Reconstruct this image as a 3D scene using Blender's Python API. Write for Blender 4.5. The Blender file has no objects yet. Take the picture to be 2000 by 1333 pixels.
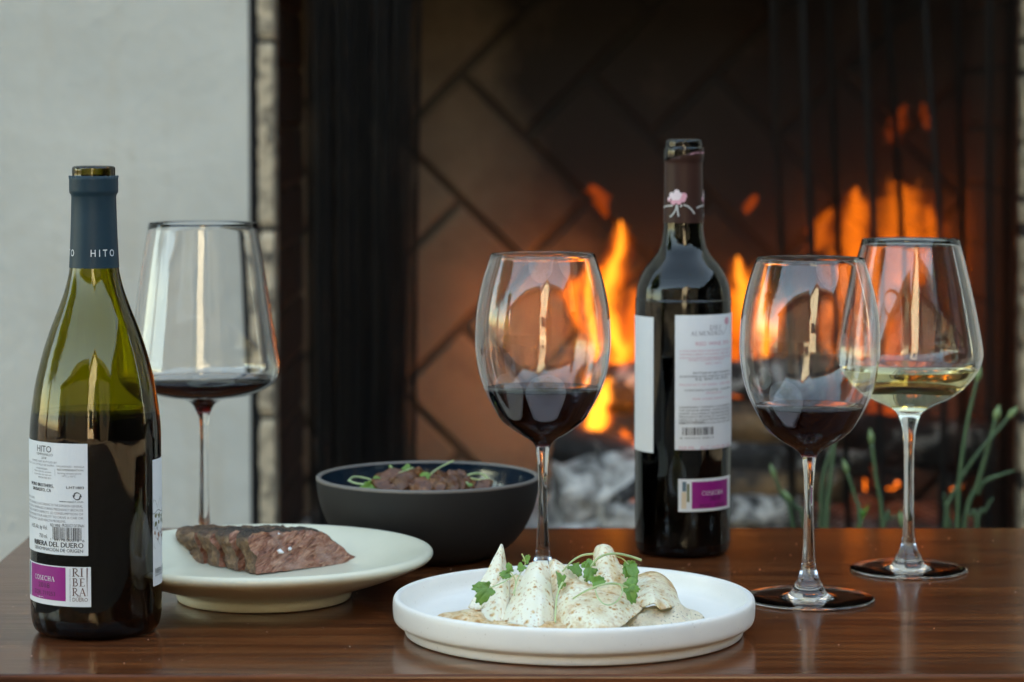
import bpy, bmesh, math, random
from mathutils import Vector, Matrix, noise

# ------------------------------------------------------------------ camera, world, sun, exposure
SC = bpy.context.scene
C = SC.collection
T = 0.45                        # table-top height
CAMH = 0.33                     # camera above table top
F = 5111.0                      # focal length in pixels of a 2000 px wide frame
PITCH = math.radians(2.5)         # the frame is taken from the lower part of the lens circle (shift)
CYP = 235.0 + F * math.tan(PITCH)  # pixel row of the optical axis
CAMZ = T + CAMH
cam_d = bpy.data.cameras.new('camera')
cam_d.sensor_width = 36.0
cam_d.sensor_fit = 'HORIZONTAL'
cam_d.lens = F / 2000.0 * 36.0
cam_d.shift_y = (CYP - 666.5) / 2000.0
cam_d.clip_start = 0.05
cam_d.clip_end = 300.0
cam_d.dof.use_dof = True
cam_d.dof.focus_distance = 1.69
cam_d.dof.aperture_fstop = 8.0
cam = bpy.data.objects.new('camera', cam_d)
C.objects.link(cam)
cam.location = (0, 0, CAMZ)
cam.rotation_euler = (math.pi / 2 - PITCH, 0, 0)
SC.camera = cam

SUN_EL, SUN_AZ = math.radians(30), math.radians(14)      # azimuth from +Y (behind the fireplace wall) towards +X
world = bpy.data.worlds.new('World')
SC.world = world
world.use_nodes = True
wn = world.node_tree
bg = wn.nodes['Background']
sky = wn.nodes.new('ShaderNodeTexSky')
sky.sky_type = 'NISHITA'
sky.sun_disc = False
sky.sun_elevation = SUN_EL
sky.sun_rotation = SUN_AZ
sky.air_density = 1.0
sky.dust_density = 0.9
wn.links.new(sky.outputs[0], bg.inputs[0])
bg.inputs[1].default_value = 0.11
sun_d = bpy.data.lights.new('sun', 'SUN')
sun_d.energy = 4.0
sun_d.angle = math.radians(0.53)
sun_d.color = (1.0, 0.95, 0.87)
sun = bpy.data.objects.new('sun', sun_d)
C.objects.link(sun)
sd = Vector((math.sin(SUN_AZ) * math.cos(SUN_EL), math.cos(SUN_AZ) * math.cos(SUN_EL), math.sin(SUN_EL)))
sun.rotation_euler = sd.to_track_quat('Z', 'Y').to_euler()
sun.location = sd * 30
SC.view_settings.view_transform = 'Standard'
SC.view_settings.look = 'None'
SC.view_settings.exposure = 3.3
SC.view_settings.use_white_balance = True        # camera balanced for open shade
SC.view_settings.white_balance_temperature = 9200
SC.view_settings.white_balance_tint = 4
SC.view_settings.gamma = 1.0
SC.view_settings.use_curve_mapping = False
cy = SC.cycles
cy.max_bounces = 24
cy.transmission_bounces = 24
cy.glossy_bounces = 8
cy.diffuse_bounces = 4
cy.transparent_max_bounces = 16
cy.volume_bounces = 0
cy.caustics_reflective = False
cy.caustics_refractive = True
cy.blur_glossy = 0.5
cy.sample_clamp_indirect = 6.0
cy.use_denoising = True

# ------------------------------------------------------------------ helpers
FWD = Vector((0, math.cos(PITCH), -math.sin(PITCH)))
UP = Vector((0, math.sin(PITCH), math.cos(PITCH)))
CAM = Vector((0, 0, CAMZ))
rnd = random.Random(7)


def ray(px, py):
    return Vector((1, 0, 0)) * ((px - 1000) / F) + UP * ((CYP - py) / F) + FWD


def V(px, py, Y):
    r = ray(px, py)
    return CAM + r * (Y / r.y)


def G(px, py, z=0.0):
    r = ray(px, py)
    return CAM + r * ((T + z - CAMZ) / r.z)


def link(name, me, m=None, parent=None, smooth=True):
    o = bpy.data.objects.new(name, me)
    C.objects.link(o)
    if m is not None and not me.materials:
        for mm in (m if isinstance(m, (list, tuple)) else [m]):
            me.materials.append(mm)
    if parent is not None:
        o.parent = parent
    if smooth and len(me.polygons):
        me.polygons.foreach_set('use_smooth', [True] * len(me.polygons))
    return o


def mk(name, vs, fs, m=None, parent=None, smooth=True):
    me = bpy.data.meshes.new(name)
    me.from_pydata([tuple(v) for v in vs], [], fs)
    me.update()
    return link(name, me, m, parent, smooth)


def tag(o, label, cat, group=None, kind=None):
    if label:
        o['label'] = label
    if cat:
        o['category'] = cat
    if group:
        o['group'] = group
    if kind:
        o['kind'] = kind
    return o


def thing(name, label, cat, loc=(0, 0, 0), rz=0.0, group=None):
    o = bpy.data.objects.new(name, None)
    o.empty_display_size = 0.05
    C.objects.link(o)
    o.location = loc
    o.rotation_euler = (0, 0, rz)
    return tag(o, label, cat, group)


def crom(pts, n):
    """Catmull-Rom through pts (tuples of any dimension), n samples per span."""
    P = [Vector(p) if len(p) > 1 else p for p in pts]
    out = []
    for i in range(len(P) - 1):
        a = P[i - 1] if i > 0 else P[i] * 2 - P[i + 1]
        b, c = P[i], P[i + 1]
        d = P[i + 2] if i + 2 < len(P) else P[i + 1] * 2 - P[i]
        for k in range(n):
            t = k / n
            out.append(0.5 * ((2 * b) + (c - a) * t + (2 * a - 5 * b + 4 * c - d) * t * t + (3 * b - a - 3 * c + d) * t ** 3))
    out.append(P[-1].copy())
    return out


def lathe_geo(prof, seg=96, fn=None):
    vs, fs, rows = [], [], []
    for (r, z) in prof:
        if r < 1e-6:
            rows.append([len(vs)])
            vs.append((0, 0, z))
        else:
            row = []
            for k in range(seg):
                a = 2 * math.pi * k / seg
                row.append(len(vs))
                p = (r * math.cos(a), r * math.sin(a), z)
                vs.append(fn(p, a) if fn else p)
            rows.append(row)
    for i in range(len(rows) - 1):
        A, B = rows[i], rows[i + 1]
        for k in range(seg):
            k2 = (k + 1) % seg
            if len(A) == 1 and len(B) == 1:
                continue
            if len(A) == 1:
                fs.append((A[0], B[k2], B[k]))
            elif len(B) == 1:
                fs.append((A[k], A[k2], B[0]))
            else:
                fs.append((A[k], A[k2], B[k2], B[k]))
    return vs, fs


def lathe(name, prof, m, parent=None, seg=96, fn=None):
    vs, fs = lathe_geo(prof, seg, fn)
    return mk(name, vs, fs, m, parent)


def tube_geo(pts, radii, seg=8, cap=True):
    vs, fs = [], []
    n = len(pts)
    pts = [Vector(p) for p in pts]
    prev = None
    for i in range(n):
        t = (pts[min(i + 1, n - 1)] - pts[max(i - 1, 0)])
        t = t.normalized() if t.length > 1e-9 else Vector((0, 0, 1))
        if prev is None:
            a = Vector((0, 1, 0)) if abs(t.y) < 0.9 else Vector((1, 0, 0))
            u = (a - t * a.dot(t)).normalized()
        else:
            u = prev - t * prev.dot(t)
            u = u.normalized() if u.length > 1e-6 else prev
        prev = u
        w = t.cross(u)
        r = radii[i] if isinstance(radii, (list, tuple)) else radii
        for k in range(seg):
            a = 2 * math.pi * k / seg
            vs.append(pts[i] + u * (r * math.cos(a)) + w * (r * math.sin(a)))
    for i in range(n - 1):
        for k in range(seg):
            k2 = (k + 1) % seg
            fs.append((i * seg + k, i * seg + k2, (i + 1) * seg + k2, (i + 1) * seg + k))
    if cap:
        fs.append(tuple(range(seg))[::-1])
        fs.append(tuple((n - 1) * seg + k for k in range(seg)))
    return vs, fs


def tube(name, pts, radii, m, parent=None, seg=8):
    vs, fs = tube_geo(pts, radii, seg)
    return mk(name, vs, fs, m, parent)


BOXF = [(0, 3, 2, 1), (4, 5, 6, 7), (0, 1, 5, 4), (1, 2, 6, 5), (2, 3, 7, 6), (3, 0, 4, 7)]


def box_geo(x0, x1, y0, y1, z0, z1):
    return [(x0, y0, z0), (x1, y0, z0), (x1, y1, z0), (x0, y1, z0), (x0, y0, z1), (x1, y0, z1), (x1, y1, z1), (x0, y1, z1)], list(BOXF)


class MB:
    def __init__(s):
        s.v, s.f = [], []

    def add(s, g):
        n = len(s.v)
        s.v += [tuple(p) for p in g[0]]
        s.f += [tuple(i + n for i in f) for f in g[1]]
        return s

    def build(s, name, m, parent=None, smooth=False):
        return mk(name, s.v, s.f, m, parent, smooth)


def box(name, b, m, parent=None, bevel=0.0, seg=2):
    vs, fs = box_geo(*b)
    me = bpy.data.meshes.new(name)
    bm = bmesh.new()
    bv = [bm.verts.new(v) for v in vs]
    for f in fs:
        bm.faces.new([bv[i] for i in f])
    if bevel:
        bmesh.ops.bevel(bm, geom=list(bm.edges), offset=bevel, segments=seg, affect='EDGES', profile=0.5)
    bm.to_mesh(me)
    bm.free()
    return link(name, me, m, parent, smooth=False)


# ------------------------------------------------------------------ materials
def lin(r, g, b):
    f = lambda c: (c / 255 / 12.92) if c / 255 <= 0.04045 else ((c / 255 + 0.055) / 1.055) ** 2.4
    return (f(r), f(g), f(b), 1)


class Mat:
    def __init__(s, name):
        s.m = bpy.data.materials.new(name)
        s.m.use_nodes = True
        s.nt = s.m.node_tree
        s.b = s.nt.nodes['Principled BSDF']
        s.out = s.nt.nodes['Material Output']

    def n(s, t, **kw):
        nd = s.nt.nodes.new(t)
        for k, v in kw.items():
            if k.startswith('i_'):
                key = k[2:]
                key = int(key) if key.isdigit() else key
                nd.inputs[key].default_value = v
            else:
                setattr(nd, k, v)
        return nd

    def l(s, a, b):
        s.nt.links.new(a, b)

    def set(s, **kw):
        for k, v in kw.items():
            s.b.inputs[k.replace('_', ' ')].default_value = v
        return s

    def coord(s, scale=(1, 1, 1), kind='Object', rot=(0, 0, 0)):
        tc = s.n('ShaderNodeTexCoord')
        mp = s.n('ShaderNodeMapping')
        mp.inputs['Scale'].default_value = scale
        mp.inputs['Rotation'].default_value = rot
        s.l(tc.outputs[kind], mp.inputs[0])
        return mp.outputs[0]

    def noise(s, scale, co=None, detail=4, rough=0.55, dist=0.0):
        nd = s.n('ShaderNodeTexNoise')
        nd.inputs['Scale'].default_value = scale
        nd.inputs['Detail'].default_value = detail
        nd.inputs['Roughness'].default_value = rough
        nd.inputs['Distortion'].default_value = dist
        if co is not None:
            s.l(co, nd.inputs['Vector'])
        return nd.outputs['Fac']

    def ramp(s, fac, stops, interp='LINEAR'):
        r = s.n('ShaderNodeValToRGB')
        r.color_ramp.interpolation = interp
        while len(r.color_ramp.elements) < len(stops):
            r.color_ramp.elements.new(0.5)
        for e, (p, c) in zip(r.color_ramp.elements, stops):
            e.position = p
            e.color = c if len(c) == 4 else (*c, 1)
        s.l(fac, r.inputs[0])
        return r.outputs[0]

    def mix(s, fac, a, b, mode='MIX'):
        m = s.n('ShaderNodeMix', data_type='RGBA', blend_type=mode)
        for sock, v in ((m.inputs[0], fac), (m.inputs[6], a), (m.inputs[7], b)):
            if isinstance(v, (int, float)):
                sock.default_value = v
            elif isinstance(v, (tuple, list)):
                sock.default_value = v if len(v) == 4 else (*v, 1)
            else:
                s.l(v, sock)
        return m.outputs[2]

    def math(s, op, a, b=0.0, clamp=False):
        m = s.n('ShaderNodeMath', operation=op, use_clamp=clamp)
        for sock, v in ((m.inputs[0], a), (m.inputs[1], b)):
            if isinstance(v, (int, float)):
                sock.default_value = v
            else:
                s.l(v, sock)
        return m.outputs[0]

    def bump(s, h, strength=0.3, dist=0.01):
        b = s.n('ShaderNodeBump')
        b.inputs['Strength'].default_value = strength
        b.inputs['Distance'].default_value = dist
        s.l(h, b.inputs['Height'])
        s.l(b.outputs[0], s.b.inputs['Normal'])

    def color(s, c):
        s.l(c, s.b.inputs['Base Color'])

    def rough(s, c):
        s.l(c, s.b.inputs['Roughness'])


BW = lambda v: (v, v, v, 1)


def plain(name, col, rough=0.5, metal=0.0, spec=0.5, var=0.0, vscale=40, bump=0.0):
    M = Mat(name)
    M.set(Base_Color=(*col[:3], 1), Roughness=rough, Metallic=metal)
    M.b.inputs['Specular IOR Level'].default_value = spec
    if var or bump:
        co = M.coord()
        nz = M.noise(vscale, co, 5)
        if var:
            M.color(M.mix(nz, tuple(c * (1 - var) for c in col[:3]), tuple(min(1, c * (1 + var)) for c in col[:3])))
        if bump:
            M.bump(nz, bump, 0.002)
    return M.m


def m_plaster():
    M = Mat('plaster')
    co = M.coord(kind='Generated')
    g = M.n('ShaderNodeNewGeometry').outputs['Position']
    big = M.noise(2.2, g, 5, 0.6)
    mp = M.n('ShaderNodeMapping')
    mp.inputs['Scale'].default_value = (9, 9, 1.1)
    M.l(g, mp.inputs[0])
    streak = M.noise(1.6, mp.outputs[0], 4, 0.6)
    c = M.ramp(big, [(0.3, (0.49, 0.475, 0.415)), (0.7, (0.645, 0.62, 0.545))])
    st = M.ramp(streak, [(0.52, BW(0)), (0.8, BW(1))])
    c = M.mix(M.math('MULTIPLY', st, 0.8), c, (0.52, 0.44, 0.33))
    M.color(c)
    M.set(Roughness=0.85)
    fine = M.noise(35, g, 6, 0.6)
    med = M.noise(9, g, 6, 0.65)
    M.bump(M.math('ADD', fine, M.math('ADD', M.math('MULTIPLY', big, 2.0), M.math('MULTIPLY', med, 1.2))), 0.32, 0.008)
    return M.m


def m_firebrick(name='firebrick', dim=1.0):
    M = Mat(name)
    g = M.n('ShaderNodeNewGeometry').outputs['Position']
    oi = M.n('ShaderNodeObjectInfo').outputs['Random']
    nz = M.noise(14, g, 6, 0.65)
    base = M.ramp(nz, [(0.25, (0.19, 0.145, 0.10)), (0.55, (0.30, 0.235, 0.165)), (0.8, (0.37, 0.295, 0.215))])
    base = M.mix(M.math('MULTIPLY', oi, 0.45), base, (0.22, 0.15, 0.10))
    if dim < 1:
        base = M.mix(1 - dim, base, (0.015, 0.012, 0.01))
    # soot stain: a plume that rises from the fire bed (x 0.22) up the back wall
    sp = M.n('ShaderNodeSeparateXYZ')
    M.l(g, sp.inputs[0])
    dx = M.math('SUBTRACT', sp.outputs[0], 0.42)
    dx = M.math('DIVIDE', dx, 0.46)
    dz = M.math('DIVIDE', M.math('SUBTRACT', sp.outputs[2], 0.98), 0.55)
    r = M.math('SQRT', M.math('ADD', M.math('MULTIPLY', dx, dx), M.math('MULTIPLY', dz, dz)))
    big = M.noise(5, g, 5, 0.6)
    r = M.math('ADD', r, M.math('MULTIPLY', M.math('SUBTRACT', big, 0.5), 0.5))
    soot = M.ramp(M.math('MULTIPLY', r, 0.5), [(0.46, BW(0.992)), (0.60, BW(0.42)), (0.72, BW(0.22))])
    fl = M.noise(7, g, 6, 0.7)
    soot = M.mix(M.ramp(fl, [(0.5, BW(0)), (0.75, BW(0.6))]), soot, BW(0.75))
    c = M.mix(soot, base, (0.012, 0.010, 0.009))
    M.color(c)
    M.set(Roughness=0.9)
    M.bump(M.noise(60, g, 6, 0.7), 0.5, 0.003)
    return M.m


def m_edgebrick():
    M = Mat('sooty_edge_brick')
    g = M.n('ShaderNodeNewGeometry').outputs['Position']
    oi = M.n('ShaderNodeObjectInfo').outputs['Random']
    c = M.mix(oi, (0.60, 0.47, 0.32), (0.50, 0.40, 0.27))
    nz = M.noise(38, g, 6, 0.7)
    st = M.ramp(nz, [(0.46, BW(0)), (0.64, BW(0.9))])
    c = M.mix(st, c, (0.03, 0.028, 0.026))
    M.color(c)
    M.set(Roughness=0.9)
    M.bump(nz, 0.6, 0.004)
    return M.m


def m_wood():
    M = Mat('dark_stained_wood')
    co = M.coord((2.4, 46, 46))
    g1 = M.noise(1.6, co, 5, 0.55, 0.35)
    co2 = M.coord((6, 230, 230))
    g2 = M.noise(1.3, co2, 4, 0.6, 0.2)
    co3 = M.coord((0.8, 5, 5))
    g3 = M.noise(1.5, co3, 3, 0.5, 0.6)
    c = M.ramp(g1, [(0.33, (0.074, 0.0185, 0.0066)), (0.5, (0.158, 0.044, 0.0140)), (0.68, (0.255, 0.079, 0.026))])
    c = M.mix(M.ramp(g2, [(0.40, BW(0.9)), (0.52, BW(0))]), c, (0.036, 0.0125, 0.007))
    c = M.mix(M.math('MULTIPLY', g3, 0.35), c, (0.15, 0.042, 0.016))
    M.color(c)
    M.rough(M.ramp(g2, [(0.35, BW(0.24)), (0.6, BW(0.13))]))
    M.set(Coat_Weight=0.06, Coat_Roughness=0.14)
    M.b.inputs['Specular IOR Level'].default_value = 0.25
    M.bump(M.math('ADD', g2, M.math('MULTIPLY', g1, 0.5)), 0.05, 0.0012)
    return M.m


def m_glass(name, ior=1.5, absorb=None):
    """Real dielectric; absorb = absorption per metre for r, g, b."""
    M = Mat(name)
    M.nt.nodes.remove(M.b)
    g = M.n('ShaderNodeBsdfGlass')
    g.inputs['Roughness'].default_value = 0.0
    g.inputs['IOR'].default_value = ior
    M.l(g.outputs[0], M.out.inputs['Surface'])
    if absorb:
        d = max(absorb)
        va = M.n('ShaderNodeVolumeAbsorption')
        va.inputs['Density'].default_value = d
        va.inputs['Color'].default_value = (1 - absorb[0] / d, 1 - absorb[1] / d, 1 - absorb[2] / d, 1)
        M.l(va.outputs[0], M.out.inputs['Volume'])
    return M.m


def m_flame(name, col, strength):
    M = Mat(name)
    M.nt.nodes.remove(M.b)
    e = M.n('ShaderNodeEmission')
    e.inputs[0].default_value = (*col, 1)
    e.inputs[1].default_value = strength
    M.l(e.outputs[0], M.out.inputs['Volume'])
    return M.m


def m_char(name, ash=0.4, ember=0.0, wood=0.0):
    M = Mat(name)
    co = M.coord()
    nz = M.noise(22, co, 6, 0.65, 0.3)
    c = M.ramp(nz, [(0.3, (0.012, 0.011, 0.010)), (0.65, (0.045, 0.040, 0.037))])
    n2 = M.noise(11, co, 5, 0.6)
    if wood:
        w = M.noise(9, M.coord((1.0, 9, 9)), 4)
        wc = M.ramp(w, [(0.3, (0.20, 0.105, 0.045)), (0.7, (0.40, 0.24, 0.12))])
        c = M.mix(M.ramp(n2, [(0.40, BW(1)), (0.62, BW(1 - wood))]), wc, c)
    if ash:
        am = M.ramp(M.noise(24, co, 6, 0.7, 0.6), [(0.62 - ash * 0.35, BW(0)), (0.80 - ash * 0.35, BW(1))])
        ac = M.ramp(M.noise(40, co, 4), [(0.3, (0.34, 0.31, 0.28)), (0.7, (0.78, 0.73, 0.66))])
        c = M.mix(am, c, ac)
    M.color(c)
    M.set(Roughness=0.95)
    M.bump(nz, 0.8, 0.01)
    if ember:
        em = M.ramp(M.noise(26, co, 5, 0.6, 0.8), [(0.60, BW(0)), (0.70, BW(1))])
        M.b.inputs['Emission Color'].default_value = (1.0, 0.19, 0.02, 1)
        M.l(M.math('MULTIPLY', em, ember), M.b.inputs['Emission Strength'])
    return M.m


def m_ceramic(name, col, rough=0.35, coat=0.0, speck=0.0, bump=0.05):
    M = Mat(name)
    co = M.coord()
    nz = M.noise(55, co, 5, 0.6)
    c = M.mix(nz, tuple(x * 0.95 for x in col), tuple(min(1, x * 1.04) for x in col))
    if speck:
        sp = M.ramp(M.noise(420, co, 2), [(0.68, BW(0)), (0.74, BW(speck))])
        c = M.mix(sp, c, (0.35, 0.28, 0.2))
    M.color(c)
    M.set(Roughness=rough, Coat_Weight=coat, Coat_Roughness=0.08)
    M.bump(M.noise(160, co, 4), bump, 0.001)
    return M.m


def m_meat():
    M = Mat('roast_beef')
    co = M.coord((1, 1, 1), rot=(0, math.radians(28), 0))
    mp = M.n('ShaderNodeMapping')
    mp.inputs['Scale'].default_value = (55, 120, 210)
    M.l(co, mp.inputs[0])
    fib = M.noise(1.5, mp.outputs[0], 5, 0.6, 1.2)
    big = M.noise(60, co, 4, 0.6, 0.5)
    c = M.ramp(fib, [(0.28, (0.045, 0.012, 0.006)), (0.46, (0.30, 0.112, 0.066)), (0.70, (0.62, 0.35, 0.24))])
    c = M.mix(M.ramp(big, [(0.48, BW(0)), (0.75, BW(0.8))]), c, (0.50, 0.32, 0.265))
    M.color(c)
    M.set(Roughness=0.42, Subsurface_Weight=0.12, Subsurface_Scale=0.004)
    M.b.inputs['Subsurface Radius'].default_value = (1.0, 0.3, 0.2)
    M.bump(fib, 1.0, 0.0030)
    return M.m


def m_crust():
    M = Mat('charred_crust')
    co = M.coord()
    nz = M.noise(140, co, 6, 0.65, 0.6)
    b2 = M.noise(70, co, 4, 0.6)
    c = M.ramp(nz, [(0.28, (0.030, 0.015, 0.008)), (0.5, (0.125, 0.060, 0.028)), (0.72, (0.34, 0.20, 0.10))])
    sp = M.n('ShaderNodeSeparateXYZ')
    M.l(M.n('ShaderNodeTexCoord').outputs['Object'], sp.inputs[0])
    top = M.ramp(M.math('ADD', sp.outputs[2], M.math('MULTIPLY', b2, 0.02)), [(0.031, BW(0)), (0.0365, BW(0.95))])
    c = M.mix(top, c, (0.012, 0.011, 0.010))
    M.color(c)
    M.set(Roughness=0.5)
    M.bump(nz, 0.8, 0.002)
    return M.m


def m_sheet(name, toast=0.5):
    M = Mat(name)
    co = M.coord()
    cream = M.ramp(M.noise(60, co, 4), [(0.3, (0.90, 0.80, 0.58)), (0.7, (0.95, 0.90, 0.76))])
    wob = M.n('ShaderNodeTexNoise')
    wob.inputs['Scale'].default_value = 260
    M.l(co, wob.inputs['Vector'])
    va = M.n('ShaderNodeVectorMath', operation='MULTIPLY_ADD')
    M.l(wob.outputs['Color'], va.inputs[0])
    va.inputs[1].default_value = (0.0035,) * 3
    M.l(co, va.inputs[2])
    n1 = M.noise(300, co, 4, 0.6)
    big = M.noise(42, co, 4, 0.62, 0.5)
    med = M.noise(120, co, 3, 0.5)

    def spots(scale, r0, r1):
        v = M.n('ShaderNodeTexVoronoi')
        v.inputs['Scale'].default_value = scale
        M.l(va.outputs[0], v.inputs['Vector'])
        sep = M.n('ShaderNodeSeparateColor')
        M.l(v.outputs['Color'], sep.inputs[0])
        keep = M.ramp(sep.outputs[0], [(0.55 - 0.40 * toast, BW(0)), (0.72 - 0.40 * toast, BW(1))])
        return M.math('MULTIPLY', M.ramp(v.outputs['Distance'], [(r0, BW(1)), (r1, BW(0))]), keep)
    a = M.math('MULTIPLY', spots(230, 0.16, 0.46), 1.0)
    b = M.math('MULTIPLY', spots(500, 0.12, 0.46), 0.75)
    gate = M.ramp(big, [(0.56 - toast * 0.16, BW(0)), (0.70 - toast * 0.16, BW(1))])
    blot = M.math('MULTIPLY', gate, M.ramp(med, [(0.35, BW(0.1)), (0.62, BW(0.9))]))
    gold = M.ramp(M.noise(26, co, 3, 0.5, 0.3), [(0.60 - toast * 0.22, BW(0)), (0.82 - toast * 0.20, BW(0.42))])
    cream = M.mix(gold, cream, (0.74, 0.50, 0.21))
    fac = M.math('MAXIMUM', M.math('MAXIMUM', a, b), blot, clamp=True)
    fac = M.math('MULTIPLY', fac, M.ramp(n1, [(0.3, BW(0.6)), (0.55, BW(1))]))
    brown = M.ramp(n1, [(0.35, (0.68, 0.34, 0.06)), (0.7, (0.40, 0.135, 0.018))])
    M.color(M.mix(fac, cream, brown))
    M.set(Roughness=0.36, Subsurface_Weight=0.35, Subsurface_Scale=0.005)
    M.b.inputs['Subsurface Radius'].default_value = (1.0, 0.7, 0.4)
    M.bump(M.math('ADD', n1, M.math('MULTIPLY', big, 2)), 0.12, 0.0010)
    return M.m


def m_puree():
    M = Mat('puree')
    co = M.coord()
    base = M.ramp(M.noise(50, co, 4), [(0.3, (0.66, 0.54, 0.37)), (0.7, (0.80, 0.70, 0.53))])
    pep = M.ramp(M.noise(700, co, 2), [(0.60, BW(0)), (0.67, BW(0.9))])
    gate = M.ramp(M.noise(45, co, 3), [(0.42, BW(0.1)), (0.6, BW(1))])
    M.color(M.mix(M.math('MULTIPLY', pep, gate), base, (0.04, 0.03, 0.025)))
    M.set(Roughness=0.5, Subsurface_Weight=0.15, Subsurface_Scale=0.004)
    M.bump(M.noise(180, co, 6, 0.65), 0.9, 0.003)
    return M.m


def m_leaf(name, c0, c1, scale=300):
    M = Mat(name)
    co = M.coord()
    oi = M.n('ShaderNodeObjectInfo').outputs['Random']
    M.color(M.mix(M.math('MULTIPLY', oi, 0.35), M.mix(M.noise(scale, co, 4), c0, c1), tuple(x * 0.45 for x in c0)))
    M.set(Roughness=0.42, Subsurface_Weight=0.15, Subsurface_Scale=0.002)
    M.b.inputs['Subsurface Radius'].default_value = (0.5, 1.0, 0.3)
    M.bump(M.noise(scale * 2, co, 3), 0.25, 0.0008)
    return M.m


def m_mush():
    M = Mat('roast_mushroom')
    co = M.coord()
    nz = M.noise(150, co, 5, 0.6, 0.6)
    c = M.ramp(nz, [(0.3, (0.05, 0.016, 0.007)), (0.55, (0.21, 0.075, 0.028)), (0.78, (0.46, 0.22, 0.09))])
    oi = M.n('ShaderNodeObjectInfo').outputs['Random']
    c = M.mix(M.math('MULTIPLY', oi, 0.6), c, (0.10, 0.035, 0.016))
    M.color(c)
    M.set(Roughness=0.26)
    M.bump(nz, 0.4, 0.002)
    return M.m


def m_ground():
    M = Mat('patio_stone')
    g = M.n('ShaderNodeNewGeometry').outputs['Position']
    M.color(M.ramp(M.noise(1.2, g, 6, 0.6), [(0.3, (0.06, 0.05, 0.042)), (0.7, (0.11, 0.095, 0.08))]))
    M.set(Roughness=0.9)
    M.bump(M.noise(30, g, 5), 0.3, 0.005)
    return M.m


PLASTER, FIREBRICK, EDGEBRICK, WOOD = m_plaster(), m_firebrick(), m_edgebrick(), m_wood()
MORTAR = m_firebrick('sooty_mortar', 0.33)
SOOT = plain('soot_black', (0.013, 0.012, 0.011), 0.95, var=0.4, vscale=20)
STEEL = plain('black_wire', (0.006, 0.006, 0.007), 0.5, spec=0.25)
CLEAR = m_glass('clear_crystal', 1.5)
OLIVE = m_glass('olive_bottle_glass', 1.5, (250, 280, 900))
DGREEN = m_glass('dark_green_bottle_glass', 1.5, (1000, 800, 2000))
REDWINE = m_glass('red_wine_liquid', 1.345, (150, 1500, 900))
WHITEWINE = m_glass('white_wine_liquid', 1.34, (1.3, 1.6, 8))
PAPER = plain('label_paper', (0.74, 0.76, 0.78), 0.6, spec=0.3, var=0.02, vscale=300, bump=0.05)
INK = plain('black_ink', (0.03, 0.03, 0.035), 0.6)
INKGREY = plain('grey_ink', (0.22, 0.21, 0.24), 0.6)
INKPINK = plain('rose_ink', (0.62, 0.30, 0.36), 0.6)
INKWHITE = plain('white_ink', (0.75, 0.78, 0.80), 0.5)
INKBROWN = plain('brown_ink', (0.10, 0.03, 0.022), 0.6, var=0.7, vscale=120)
INKMAG = plain('magenta_ink', (0.30, 0.005, 0.20), 0.5)
INKPURP = plain('dark_purple_ink', (0.06, 0.004, 0.05), 0.5)
INKGREEN = plain('olive_ink', (0.17, 0.18, 0.09), 0.7, var=0.5, vscale=250)
INKRUST = plain('rust_ink', (0.35, 0.19, 0.14), 0.7, var=0.4, vscale=250)
INKBLUE = plain('slate_ink', (0.10, 0.17, 0.22), 0.6)
INKCREAM = plain('cream_ink', (0.72, 0.58, 0.42), 0.6)
CAPBLUE = plain('blue_capsule', (0.016, 0.042, 0.060), 0.42, 0.0, 0.25, var=0.15, vscale=60, bump=0.06)
CAPBROWN = plain('brown_capsule', (0.042, 0.017, 0.013), 0.42, 0.0, 0.2, var=0.15, vscale=60, bump=0.06)
PETALP = plain('pink_print', (0.72, 0.34, 0.42), 0.6)
PETALW = plain('pale_pink_print', (0.80, 0.66, 0.70), 0.6)
WHITECER = m_ceramic('white_stoneware', (0.85, 0.82, 0.765), 0.42, 0.15, 0.25)
CREAMCER = m_ceramic('cream_stoneware', (0.73, 0.705, 0.555), 0.34, 0.25, 0.0)
CHARCER = m_ceramic('matte_charcoal_stoneware', (0.010, 0.0095, 0.0095), 0.72, 0.0)
BLUEGLZ = m_ceramic('deep_blue_glaze', (0.006, 0.018, 0.032), 0.10, 0.6)
RAWRIM = m_ceramic('bare_clay_rim', (0.17, 0.15, 0.135), 0.55, 0.0)
MEAT, CRUST, MUSH, PUREE = m_meat(), m_crust(), m_mush(), m_puree()
SHEET_A, SHEET_B = m_sheet('toasted_sheet_pale', 0.12), m_sheet('toasted_sheet_brown', 0.85)
SHEET_C = m_sheet('toasted_sheet', 0.7)
SHEET_D = m_sheet('browned_flat_sheet', 1.5)
SALT = m_glass('salt_crystal', 1.54)
LEAFG = m_leaf('herb_leaf', (0.085, 0.21, 0.022), (0.20, 0.37, 0.075))
STEMG = m_leaf('herb_stem', (0.44, 0.56, 0.24), (0.58, 0.68, 0.38))
CHIVE = m_leaf('garlic_stalk', (0.045, 0.095, 0.042), (0.080, 0.145, 0.062), 60)
CHIVEB = m_leaf('garlic_bud', (0.15, 0.24, 0.085), (0.24, 0.32, 0.14), 90)
CHIVEY = m_leaf('garlic_young_leaf', (0.07, 0.24, 0.02), (0.10, 0.32, 0.03), 90)
CHAR = m_char('charred_log', 0.30, 0.0)
CHARASH = m_char('ash_covered_log', 0.72, 0.0)
CHARWOOD = m_char('half_burnt_log', 0.12, 0.0, 0.95)
EMBER = m_char('glowing_coal', 0.25, 1.2)
ASHBED = m_char('ash', 0.8, 0.0)
FL_OUT = m_flame('flame_orange', (1.0, 0.13, 0.010), 0.044)
FL_MID = m_flame('flame_amber', (1.0, 0.22, 0.020), 0.085)
FL_IN = m_flame('flame_yellow', (1.0, 0.38, 0.05), 0.21)
GROUND = m_ground()
SOIL = plain('soil', (0.045, 0.032, 0.022), 0.95, var=0.5, vscale=30, bump=0.6)

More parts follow.
